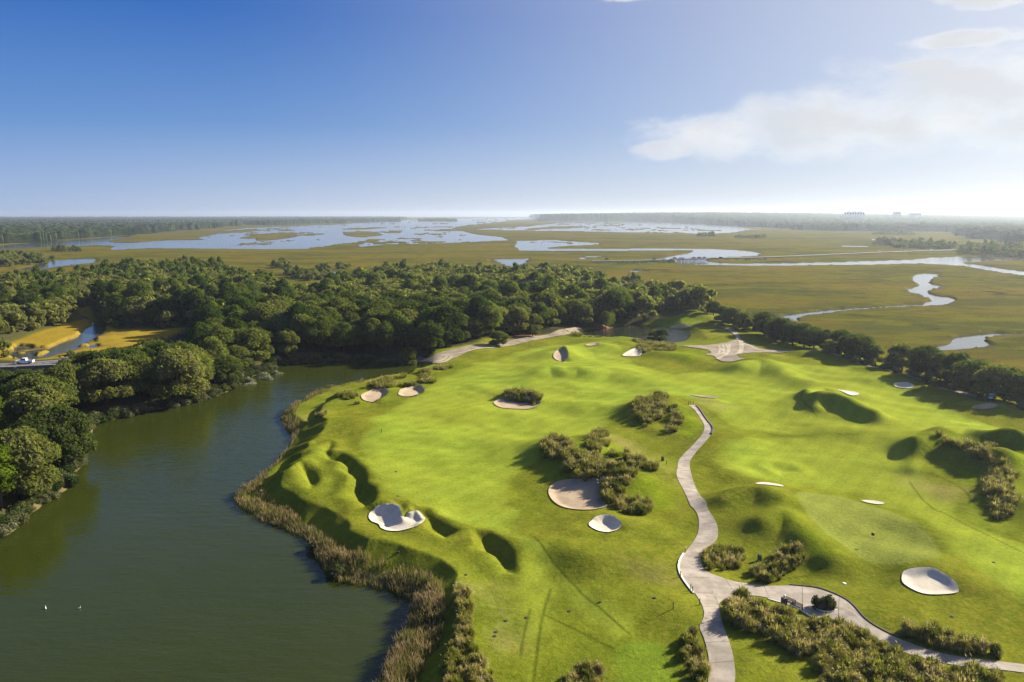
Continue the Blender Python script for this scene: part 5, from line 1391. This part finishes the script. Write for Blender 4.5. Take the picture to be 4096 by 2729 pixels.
# ------------------------------------------------------------------ cars
def car_parts(kind):
    """body profile along x (front at +x), parts as (name, mesh, child parts)"""
    W2 = 0.92
    out = []
    if kind == 'pickup':
        Lh, prof = 2.75, [(-2.75, .45), (-2.75, 1.12), (-0.75, 1.15), (-0.65, 1.2), (0.95, 1.2), (1.15, 1.13), (2.55, 1.05), (2.75, .85), (2.75, .42)]
        cab = [(-0.75, 1.14), (-0.6, 1.86), (0.55, 1.86), (1.2, 1.14)]
        wx = (-1.75, 1.75)
    elif kind == 'suv':
        Lh, prof = 2.35, [(-2.35, .42), (-2.35, 1.05), (-2.2, 1.12), (1.0, 1.12), (2.2, .98), (2.35, .8), (2.35, .4)]
        cab = [(-2.25, 1.11), (-1.95, 1.74), (0.35, 1.74), (1.05, 1.11)]
        wx = (-1.4, 1.42)
    else:
        Lh, prof = 2.3, [(-2.3, .4), (-2.3, .92), (-1.9, 1.0), (1.0, 1.0), (2.15, .84), (2.3, .68), (2.3, .36)]
        cab = [(-1.55, .99), (-0.95, 1.45), (0.25, 1.45), (1.05, .99)]
        wx = (-1.35, 1.4)
    g = Geo(); g.prism(prof, -W2, W2)
    c = Geo(); n = len(cab)
    # cabin narrower at the roof
    V = [(x, -W2 * (0.97 if z < 1.3 else 0.80), z) for x, z in cab] + [(x, W2 * (0.97 if z < 1.3 else 0.80), z) for x, z in cab]
    F = [tuple(range(n)), tuple(range(2 * n - 1, n - 1, -1))] + [(i, n + i, n + (i + 1) % n, (i + 1) % n) for i in range(n)]
    g.add(V, F)
    if kind == 'pickup':
        b = Geo(); b.box((-1.75, 0, 1.135), (1.75, 1.5, 0.03)); out.append(('cargo_bed', b, M_BLACKP, []))
    win = Geo(); zt, zb = cab[1][1] - 0.08, cab[0][1] + 0.10
    for s in (-1, 1):
        xs = (cab[0][0] + 0.28, cab[1][0] + 0.12, cab[2][0] - 0.02, cab[3][0] - 0.28)
        for xa, xb, xc, xd in ((xs[0], xs[1], (xs[1] + xs[2]) / 2 - .06, (xs[0] + xs[3]) / 2 - .06), ((xs[0] + xs[3]) / 2 + .02, (xs[1] + xs[2]) / 2 + .02, xs[2], xs[3])):
            yb, yt = s * (W2 * 0.96), s * (W2 * 0.815)
            win.add([(xa, yb + s * .015, zb), (xd, yb + s * .015, zb), (xc, yt + s * .015, zt), (xb, yt + s * .015, zt)], [(0, 1, 2, 3) if s < 0 else (3, 2, 1, 0)])
    x0, x1 = cab[3][0], cab[2][0]
    win.add([(x0 - .06, -.75, zb), (x0 - .06, .75, zb), (x1 + .06, .66, zt), (x1 + .06, -.66, zt)], [(0, 1, 2, 3)])
    x0, x1 = cab[0][0], cab[1][0]
    win.add([(x0 + .03, -.75, zb), (x0 + .03, .75, zb), (x1 - .03, .66, zt), (x1 - .03, -.66, zt)], [(3, 2, 1, 0)])
    lights = []
    for s in (-1, 1):
        h = Geo(); h.box((Lh + .005, s * .66, .78), (.04, .34, .16)); lights.append(('headlight', h, M_WHITE, []))
        r = Geo(); r.box((-Lh - .005, s * .74, .88), (.04, .22, .22)); lights.append(('tail_light', r, M_RED, []))
    wheels = []
    for x in wx:
        for s in (-1, 1):
            w_ = Geo(); w_.tube([(x, s * .68, .36), (x, s * .95, .36)], .36, 14)
            rm = Geo(); rm.tube([(x, s * .95, .36), (x, s * .965, .36)], .2, 10)
            wheels.append(('wheel', w_, M_TYRE, [('rim', rm, M_STEEL, [])]))
    return [('body', g, None, []), ('window', win, M_GLASS, [])] + out + lights + wheels


CARS = {}


def car(name, kind, paint, x, y, z, rz, label, cat, group=None, simple=False):
    key = (kind, paint.name)
    if key not in CARS:
        CARS[key] = [(n, g.mesh(n, m_ or paint), [(n2, g2.mesh(n2, m2)) for n2, g2, m2, _ in ch]) for n, g, m_, ch in car_parts(kind)]
    o = thing(name, label, cat, (x, y, z), rz, group)
    for n, me, ch in CARS[key]:
        if simple and n in ('headlight', 'tail_light'):
            continue
        q = link(n, me, o)
        if not simple:
            for n2, me2 in ch:
                link(n2, me2, q)
    return o


def heading(s, z):
    a, b = P(s, z); return math.atan2(b[1] - a[1], b[0] - a[0])


rz_l = heading('B1 560,190 200,200', 0.35)
(x, y), = P('B1 228,206', 0.35); car('pickup_truck', 'pickup', M_WHITE, x, y, 0.36, rz_l, 'white pickup truck on the road by the yellow marsh', 'pickup truck')
(x, y), = P('B1 612,196', 0.35); car('parked_car', 'suv', M_SILVER, x, y, 0.36, rz_l, 'silver-blue car half hidden by the oak beside the road', 'car')
rz_r = heading('A3 1040,790 1140,845', 0.35)
for s, kd, pt, lab in (('A3 1046,794', 'suv', M_SILVER, 'pale blue car in the gap between the woods, farthest of three'), ('A3 1083,812', 'suv', M_BLACKP, 'black upright car in the gap between the woods'), ('A3 1142,838', 'sedan', M_GREYP, 'grey car at the edge of the road gap, roof just showing')):
    (x, y), = P(s, 0.35); car('driving_car', kd, pt, x, y, 0.36, rz_r, lab, 'car', 'cars in the gap between the woods')


def R3(x, y, z):
    X, Y = 2600 + x / 7.84, 1000 + y / 7.84
    return ground(X / 4, Y / 4, z)


ba, bb = R3(780, 280, 0.5), R3(1760, 262, 0.5); rz_b = math.atan2(bb[1] - ba[1], bb[0] - ba[0])
for i, (px_, pt, kd, lab) in enumerate(((790, M_BLACKP, 'suv', 'dark car at the near end of the bridge'), (965, M_SILVER, 'sedan', 'bluish car on the bridge, over the first pier'), (1030, M_WHITE, 'sedan', 'small white car on the bridge after the bluish one'), (1375, M_BLACKP, 'pickup', 'long dark truck on the middle of the bridge'), (1562, M_BLACKP, 'suv', 'tall dark car on the bridge, over the last pier'), (1725, M_GREYP, 'suv', 'grey car leaving the far end of the bridge'), (2250, M_BLACKP, 'suv', 'dark car on the causeway beyond the bridge'), (150, M_BLACKP, 'sedan', 'dark car on the causeway before the bridge'), (440, M_WHITE, 'sedan', 'white car on the causeway before the bridge'))):
    f = (px_ - 780) / 980.0; x, y = ba[0] + (bb[0] - ba[0]) * f, ba[1] + (bb[1] - ba[1]) * f
    car('driving_car', kd, pt, x, y + 2.0, 0.54 if 780 < px_ < 1800 else 0.05, rz_b, lab, 'car', 'cars on the bridge and causeway', True)
for s, pt, kd, lab in (('A4 1030,478', M_WHITE, 'sedan', 'white car on the far marsh road, nearest the bridge'), ('A4 1245,470', M_KERB, 'pickup', 'tan truck on the far marsh road'), ('A4 1502,464', M_WHITE, 'suv', 'white van on the far marsh road by the trees')):
    (x, y), = P(s, -0.6); car('driving_car', kd, pt, x, y, -0.55, heading('A4 600,495 1740,456', -0.6), lab, 'car', 'cars on the far marsh road', True)

# the bridge over the creek
br = thing('road_bridge', 'low concrete road bridge on four pile piers across the creek', 'bridge', (ba[0], ba[1], 0.5), rz_b)
BL = math.hypot(bb[0] - ba[0], bb[1] - ba[1])
g = Geo(); g.box((BL / 2, 1.8, -0.3), (BL + 6, 9.5, 0.6)); g.build('deck', M_BRIDGE, br)
for sgn in (-2.8, 6.4):
    g = Geo(); g.box((BL / 2, sgn, 0.75), (BL + 4, 0.12, 0.12)); rl = g.build('railing', M_BRIDGE, br)
    for i in range(16):
        g = Geo(); g.box((BL * i / 15, sgn, 0.36), (0.14, 0.12, 0.70)); g.build('post', M_BRIDGE, rl)
for x0, x1 in ((850, 1020), (1090, 1255), (1325, 1495), (1560, 1720)):
    fa, fb = (x0 - 780) / 980 * BL, (x1 - 780) / 980 * BL
    g = Geo(); g.box(((fa + fb) / 2, 1.8, -0.8), (fb - fa + 1, 8.0, 0.4)); pr = g.build('pier', M_BRIDGE, br)
    for k in range(6):
        for yy in (-1.6, 5.0):
            g = Geo(); g.tube([(fa + (fb - fa) * k / 5, yy, -1.0), (fa + (fb - fa) * k / 5, yy, -5.2)], 0.24, 7); g.build('pile', M_BRIDGE, pr)

# ------------------------------------------------------------------ things around the cart path
def R4(x, y, z=0.1):
    X, Y = 3080 + x / 7.84, 2340 + y / 7.84
    return ground(X / 4, Y / 4, z)


def bench(p, q, label):
    rz = math.atan2(q[1] - p[1], q[0] - p[0]); L = max(1.5, math.hypot(q[0] - p[0], q[1] - p[1])); c = ((p[0] + q[0]) / 2, (p[1] + q[1]) / 2)
    o = thing('park_bench', label, 'bench', (*c, hz(*c) + 0.02), rz, 'benches by the cart path')
    for k in range(4):
        g = Geo(); g.box((0, -0.18 + 0.13 * k, 0.45), (L, 0.105, 0.04)); g.build('seat_slat', M_KERB if k > 1 else M_WOOD, o)
    for k in range(3):
        g = Geo(); g.box((0, -0.30 - 0.03 * k, 0.56 + 0.14 * k), (L, 0.035, 0.105)); g.build('back_slat', M_WOOD, o)
    for sx in (-1, 1):
        for sy, h in ((-0.28, 0.9), (0.26, 0.62)):
            g = Geo(); g.box((sx * (L / 2 - 0.06), sy, h / 2), (0.07, 0.07, h)); g.build('leg', M_WOOD, o)
        g = Geo(); g.box((sx * (L / 2 - 0.06), -0.02, 0.64), (0.08, 0.62, 0.04)); g.build('armrest', M_WOOD, o)
    return o


bench(R4(900, 770), R4(735, 700), 'dark slatted bench on the path edge, nearer the planter')
bench(R4(690, 640), R4(520, 565), 'dark slatted bench on the path edge beside the square bin')
(x, y) = R4(440, 590)
o = thing('litter_bin', 'square brown slatted bin topped by a small white ball washer', 'bin', (x, y, hz(x, y)), 0.3)
g = Geo(); g.box((0, 0, 0.48), (0.56, 0.56, 0.96)); bd = g.build('body', M_BRICKM, o)
for k in range(-2, 3):
    for sx, sy in ((1, 0), (-1, 0), (0, 1), (0, -1)):
        g = Geo(); g.box((sx * 0.295 + (k * 0.115 if sy else 0), sy * 0.295 + (k * 0.115 if sx else 0), 0.48), (0.03 if sx else 0.09, 0.03 if sy else 0.09, 0.92)); g.build('slat', M_WOOD, bd)
g = Geo(); g.box((0, 0, 1.0), (0.64, 0.64, 0.06)); g.build('lid', M_WOOD, o)
g = Geo(); g.tube([(0, 0, 1.03), (0, 0, 1.2), (0, 0, 1.38), (0, 0, 1.44)], [0.07, 0.13, 0.13, 0.05], 12); g.build('ball_washer', M_WHITE, o)

# planter ring in the wide part of the path
pc = P('C4 525,885')[0]; a_, b_ = P('C4 425,885')[0], P('C4 525,935')[0]
ra, rb = math.hypot(*(a_ - pc)), math.hypot(*(b_ - pc)) * 0.75
o = thing('planter', 'oval planting ring with pale kerb set in the cart path', 'planter', (pc[0], pc[1], hz(*pc) + 0.06))
tt_ = np.linspace(0, 2 * math.pi, 41)[:-1]
for nm, ma, f0, f1, z0, z1 in (('kerb', M_KERB, 0.93, 1.04, 0.0, 0.14), ('soil', M_SOIL, 0.0, 0.93, 0.0, 0.08)):
    V = []
    for f, z in ((f1, z0), (f1, z1), (f0, z1), (f0, z0)):
        V += [(ra * f * math.cos(q), rb * f * math.sin(q), z) for q in tt_]
    F = [(r * 40 + i, r * 40 + (i + 1) % 40, (r + 1) * 40 + (i + 1) % 40, (r + 1) * 40 + i) for r in range(3) for i in range(40)]
    g = Geo(); g.add(V, F); g.build(nm, ma, o)
for i, (dx, dy, sz) in enumerate(((-0.62, 0.2, 1.0), (-0.1, 0.25, 0.8), (0.25, 0.15, 1.1), (0.55, -0.1, 0.75), (-0.3, -0.25, 0.8), (0.1, -0.3, 0.7))):
    o = link('shrub', SHRUBS[i % 4], label='upright olive shrub in the planter ring, %s' % ('tall one at the bench end', 'low one at the back', 'tallest one in the middle', 'one at the kerb end', 'front one towards the benches', 'small one at the front')[i], category='shrub', group='shrubs in the planter ring')
    o.location = (pc[0] + dx * ra, pc[1] + dy * rb, hz(*pc) + 0.05); o.scale = (sz * 0.62, sz * 0.62, sz * 0.95); o.rotation_euler = (0, 0, i)

# utility boxes, stakes
for s, lab in (('B3 1382,1118', 'green rounded utility post alone on the grass left of the cart path'), ('C3 2273,432', 'green rounded utility post behind the mound tussocks at the fork')):
    (x, y), = P(s); o = thing('utility_post', lab, 'utility post', (x, y, hz(x, y)), 0.4, 'green utility posts')
    g = Geo(); g.box((0, 0, 0.38), (0.42, 0.42, 0.8)); g.build('body', M_BOXG, o)
    g = Geo(); g.box((0, 0, 0.87), (0.46, 0.46, 0.18), taper=0.55); g.build('cap', M_BOXG, o)
for s, lab in (('C3 1522,512', 'dark stake beside the pale kerb, upper one'), ('C3 1546,632', 'dark stake at the middle of the pale kerb'), ('C3 1640,745', 'dark stake at the lower end of the kerb, first of a pair'), ('C3 1657,762', 'dark stake at the lower end of the kerb, second of a pair'), ('C3 1722,888', 'dark stake on the grass edge below the kerb'), ('C3 1478,938', 'dark stake standing alone in the rough'),
               ('B3 1617,670', 'dark stake at the top end of the cart path, lake side'), ('B3 1633,668', 'dark stake at the top end of the cart path, middle'), ('B3 1662,664', 'dark stake at the top end of the cart path, far side'), ('A3 1630,1162', 'dark post beside the thin path at the pond'), ('B3 1418,1168', 'small dark post near the utility post'), ('B2 1155,885', 'small stake in the open fairway by the lake')):
    (x, y), = P(s); o = thing('marker_stake', lab, 'stake', (x, y, hz(x, y)), 0, 'marker stakes')
    g = Geo(); g.box((0, 0, 0.4), (0.09, 0.09, 0.9)); g.build('post', M_STAKE, o)
    g = Geo(); g.box((0, 0, 0.88), (0.12, 0.12, 0.06), taper=0.3); g.build('cap', M_STAKE, o)
(x, y), = P('C3 1590,395'); o = thing('white_marker', 'white-topped marker post at the grass edge above the kerb', 'marker post', (x, y, hz(x, y)))
g = Geo(); g.tube([(0, 0, 0), (0, 0, .75)], 0.04, 6); g.build('post', M_STAKE, o)
g = Geo(); g.tube([(0, 0, .72), (0, 0, .80), (0, 0, .9), (0, 0, .95)], [.05, .1, .1, .03], 8); g.build('top', M_WHITE, o)
(x, y), = P('C4 700,660'); g = Geo(); g.tube([(0, 0, -.02), (0, 0, .06), (0, 0, .10)], [.26, .26, .16], 14)
o = g.build('ground_marker', M_WHITE, label='small pale disc lying on the grass above the cart path', category='marker'); o.location = (x, y, hz(x, y))
# flag on the putting green
(x, y), = P('C4 935,372'); o = thing('golf_flag', 'dark red flag on a thin pole in the putting green', 'flag', (x, y, hz(x, y)))
g = Geo(); g.tube([(0, 0, -.2), (0, 0, 2.1)], 0.02, 6); g.build('pole', M_WHITE, o)
g = Geo()
for k in range(6):
    x0, x1 = 0.02 + k * 0.085, 0.02 + (k + 1) * 0.085; y0, y1 = 0.05 * math.sin(k * 1.2), 0.05 * math.sin((k + 1) * 1.2)
    g.add([(x0, y0, 1.66 - .02 * k), (x1, y1, 1.64 - .02 * k), (x1, y1, 2.08 - .03 * k), (x0, y0, 2.10 - .03 * k)], [(0, 1, 2, 3)])
g.build('cloth', M_RED, o)


# golf carts
def golf_cart(x, y, rz, label):
    o = thing('golf_cart', label, 'golf cart', (x, y, hz(x, y) + 0.2), rz, None)
    g = Geo(); g.prism([(-1.15, .3), (-1.15, .75), (-.3, .75), (-.25, .45), (.6, .45), (.85, .95), (1.15, .7), (1.15, .3)], -.58, .58); g.build('body', M_BLACKP, o)
    g = Geo(); g.box((-.35, 0, .82), (.5, 1.0, .14)); g.box((-.62, 0, 1.1), (.1, 1.0, .5)); g.build('seat', M_KERB, o)
    g = Geo(); g.box((-.1, 0, 1.88), (1.75, 1.15, .07), taper=.9); g.build('roof', M_WHITE, o)
    for sx in (-.9, .7):
        for sy in (-.52, .52):
            g = Geo(); g.tube([(sx, sy, .7), (sx * .92, sy, 1.86)], .022, 6); g.build('roof_post', M_STEEL, o)
    for sx in (-.75, .8):
        for sy in (-.5, .5):
            g = Geo(); g.tube([(sx, sy - .1, .22), (sx, sy + .1, .22)], .23, 12); g.build('wheel', M_TYRE, o)


(x, y), = P('B4 2042,600'); golf_cart(x, y, 0.9, 'dark golf cart with white roof in the shade of the oak row')
(x, y), = P('A3 885,1140'); golf_cart(x, y, 2.6, 'golf cart with pale roof parked behind the slim pines at the pond')


def body(x, y, rz, label):
    """standing person, one skinned body with shirt and trousers"""
    o = thing('person', label, 'person', (x, y, hz(x, y) + 0.1), rz)
    def skin(name, V, E, rad, m):
        me = bpy.data.meshes.new(name); me.from_pydata(V, E, []); me.materials.append(m)
        q = link(name, me, o); md = q.modifiers.new('skin', 'SKIN'); me.skin_vertices.new() if not me.skin_vertices else None
        for i, r_ in enumerate(rad):
            me.skin_vertices[0].data[i].radius = (r_, r_)
        me.skin_vertices[0].data[0].use_root = True
        q.modifiers.new('sub', 'SUBSURF').levels = 1
    V = [(0, 0, .95), (0, 0, 1.2), (0, 0, 1.42), (0, .01, 1.52), (0, .02, 1.63), (0, .02, 1.74), (.19, 0, 1.4), (.25, .02, 1.12), (.24, .12, .9), (-.19, 0, 1.4), (-.25, .02, 1.12), (-.24, .12, .9), (.1, 0, .88), (.11, .02, .5), (.11, 0, .08), (.11, .14, .04), (-.1, 0, .88), (-.11, .02, .5), (-.11, 0, .08), (-.11, .14, .04)]
    E = [(0, 1), (1, 2), (2, 3), (3, 4), (4, 5), (2, 6), (6, 7), (7, 8), (2, 9), (9, 10), (10, 11), (0, 12), (12, 13), (13, 14), (14, 15), (0, 16), (16, 17), (17, 18), (18, 19)]
    skin('body', V, E, [.13, .12, .13, .055, .095, .085, .055, .042, .035, .055, .042, .035, .085, .06, .04, .035, .085, .06, .04, .035], M_SKIN)
    skin('shirt', [V[i] for i in (0, 1, 2, 6, 7, 9, 10)], [(0, 1), (1, 2), (2, 3), (3, 4), (2, 5), (5, 6)], [.15, .145, .15, .075, .06, .075, .06], M_CLOTH_P)
    skin('trousers', [V[i] for i in (0, 12, 13, 14, 16, 17, 18)], [(0, 1), (1, 2), (2, 3), (0, 4), (4, 5), (5, 6)], [.145, .105, .08, .06, .105, .08, .06], M_CLOTH_D)


(x, y), = P('A3 924,1143'); body(x, y, 2.0, 'person in a pale pink top and dark trousers beside the cart at the pond')


# white wading birds
def bird(s, z, rz, label, swim=False, zero=None):
    (x, y), = P(s, z); zz_ = max(hz(x, y), LAKE_Z) if not swim else z
    o = thing('white_bird', label, 'bird', (x, y, zz_), rz, 'white birds', 0.6)
    up = 0.0 if swim else 0.42
    g = Geo(); g.tube([(-.42, 0, .10 + up), (-.28, 0, .15 + up), (-.05, 0, .19 + up), (.15, 0, .22 + up), (.24, 0, .34 + up), (.22, 0, .50 + up), (.28, 0, .62 + up), (.36, 0, .63 + up)], [.02, .09, .14, .10, .05, .035, .04, .025], 9); g.build('body', M_FEATHER, o, True)
    g = Geo(); g.tube([(.35, 0, .63 + up), (.50, 0, .61 + up)], [.018, .004], 6); g.build('beak', M_BEAK, o)
    if not swim:
        for sy in (-.05, .05):
            g = Geo(); g.tube([(0, sy, .48), (-.03, sy, .25), (.01, sy, 0)], .014, 5); g.build('leg', M_BEAK, o)


bird('B2 1446,196', LAKE_Z, 2.5, 'white wading bird standing at the lake end by the reeds')
bird('C1 730,893', LAKE_Z, 0.3, 'white bird floating on the open lake, farther from the bank', True)
bird('C1 420,893', LAKE_Z, 2.2, 'small white bird floating on the lake nearer the wooded bank', True)
bird('A3 1500,785', MARSH_Z, 0.5, 'white bird in the marsh behind the grove, right of two'); bird('A3 1434,772', MARSH_Z, 1.5, 'white bird in the marsh behind the grove, left of two')
bird('A4 1340,806', MARSH_Z, 0.5, 'white bird on the bank of the winding creek, outer one'); bird('A4 1360,802', MARSH_Z, 2.5, 'white bird on the bank of the winding creek, inner one')
bird('A4 1950,1212', MARSH_Z, 1.0, 'white bird on the far bank of the lower creek')


# ------------------------------------------------------------------ far buildings and the mast
def house(px_, py_, w_, d_, h_, roof_h, label, wall, nwin=5, cat='house', zb=None, floors=2):
    x, y = ground(px_, py_, MARSH_Z); rz = -math.atan2(x, y)
    o = thing('far_house', label, cat, (x, y, MARSH_Z if zb is None else zb), rz)
    g = Geo(); g.box((0, 0, h_ / 2), (w_, d_, h_)); wl = g.build('wall', wall, o)
    g = Geo(); g.prism([(-w_ / 2 - .6, h_), (-w_ / 2 + roof_h, h_ + roof_h), (w_ / 2 - roof_h, h_ + roof_h), (w_ / 2 + .6, h_)], -d_ / 2 - .6, d_ / 2 + .6); g.build('roof', M_ROOF, o)
    for f in range(floors):
        for k in range(nwin):
            g = Geo(); g.box((-w_ / 2 + w_ * (k + .5) / nwin, -d_ / 2 - .05, h_ * (f + .55) / floors), (w_ / nwin * .45, .16, h_ / floors * .5)); g.build('window', M_GLASS, o)
    return o


house(298, 221.5, 34, 14, 22, 3, 'white many-storeyed house at the edge of the far woods', M_WALL, 6, zb=-1, floors=3)
house(283, 221.0, 12, 10, 16, 2, 'small pale house left of the white one in the far woods', M_WALL, 2, zb=-1)
house(36, 230.5, 9, 8, 14, 1.5, 'tiny white house among the far woods', M_WALL, 2, zb=2)
house(604, 219.5, 10, 8, 14, 2, 'pale house in the far dune woods beyond the flats', M_WALL, 2, zb=3)
for px_, w_, d_, top, lab in ((850, 110, 4600, 63, 'long hazy hotel block above the far treeline'), (892, 46, 4700, 65, 'square hazy tower block above the far treeline'), (910, 66, 4750, 58, 'low hazy block beside the tower on the far treeline')):
    a = math.atan((px_ - 512) / FPX)
    x, y = d_ * math.tan(a), d_
    o = thing('hotel_block', lab, 'building', (x, y, -1.3), -a, 'hotels on the far treeline')
    g = Geo(); g.box((0, 0, top / 2), (w_, 18, top)); g.build('wall', M_WALL2, o)
    for k in range(3):
        g = Geo(); g.box((w_ * (k - 1) * .28, 0, top + 2), (w_ * .14, 10, 4)); g.build('roof', M_ROOF, o)
    for k in range(8):
        g = Geo(); g.box((-w_ / 2 + w_ * (k + .5) / 8, -9.1, top - 8), (w_ / 8 * .5, .3, 9)); g.build('window', M_GLASS, o)
# white arch by the marsh
x, y = ground(107.5, 235.2, MARSH_Z); o = thing('white_arch', 'white arched structure at the edge of the far marsh', 'arch', (x, y, MARSH_Z), 0.2)
g = Geo(); g.tube([(-9 + 18 * k / 12, 0, 7.5 * math.sin(math.pi * (0.12 + 0.88 * k / 12) ** 1.2)) for k in range(13)], 0.9, 8); g.build('arch', M_WHITE, o)
g = Geo(); g.box((-5, 0, 1.0), (6, 3, 2)); g.build('base', M_WHITE, o)
# lattice mast
x, y = 3500 * (936 - 512) / FPX, 3500.0
o = thing('radio_mast', 'thin lattice radio mast rising above the hazy treeline', 'mast', (x, y, -1.3))
MH = 86.0
for k in range(3):
    a = 2.094 * k; g = Geo(); g.tube([(1.5 * math.cos(a), 1.5 * math.sin(a), 0), (0.7 * math.cos(a), 0.7 * math.sin(a), MH)], 0.22, 5); g.build('leg', M_STEEL, o)
g = Geo()
for i in range(26):
    z0, z1 = MH * i / 26, MH * (i + 1) / 26; r0, r1 = 1.5 - .8 * i / 26, 1.5 - .8 * (i + 1) / 26
    for k in range(3):
        a, b_ = 2.094 * k, 2.094 * (k + 1); g.tube([(r0 * math.cos(a), r0 * math.sin(a), z0), (r1 * math.cos(b_), r1 * math.sin(b_), z1)], 0.11, 4)
g.build('lattice', M_STEEL, o)
for z in (72, 80, 85):
    g = Geo()
    for k in range(3):
        a = 2.094 * k + .5; g.box((1.8 * math.cos(a), 1.8 * math.sin(a), z), (0.8, 0.8, 2.4))
    g.build('antenna', M_STEEL, o)

# drain covers in the turf
for s, lab in (('C3 810,848', 'small dark drain cover by the long mowing line'), ('C3 1308,843', 'small dark drain cover in the hollow left of the path fork'), ('C3 527,895', 'small dark drain cover inside the mown strip'), ('C3 130,948', 'small dark drain cover by the rough corner'), ('C2 1310,372', 'small dark drain cover on the terrace under the heart-shaped bunker'), ('C2 1925,588', 'small dark drain cover above the end of the tussock crest'),
               ('C2 2190,1135', 'small dark drain cover in the dry rough, lower of two'), ('C2 2200,1095', 'small dark drain cover in the dry rough, upper of two'), ('C2 2290,983', 'small dark drain cover in the rough near the mown strip'), ('B2 1285,1220', 'small dark drain cover on the open fairway'), ('B2 1305,1450', 'small dark drain cover at the fairway edge above the heart-shaped bunker'), ('C4 1690,962', 'small dark drain cover below the bright bunker'), ('C4 2070,500', 'small dark drain cover beyond the putting green')):
    (x, y), = P(s); g = Geo(); g.tube([(0, 0, -.1), (0, 0, .05), (0, 0, .07)], [.24, .24, .2], 12)
    o = g.build('drain_cover', M_TYRE, label=lab, category='drain cover', group='drain covers in the turf'); o.location = (x, y, hz(x, y))
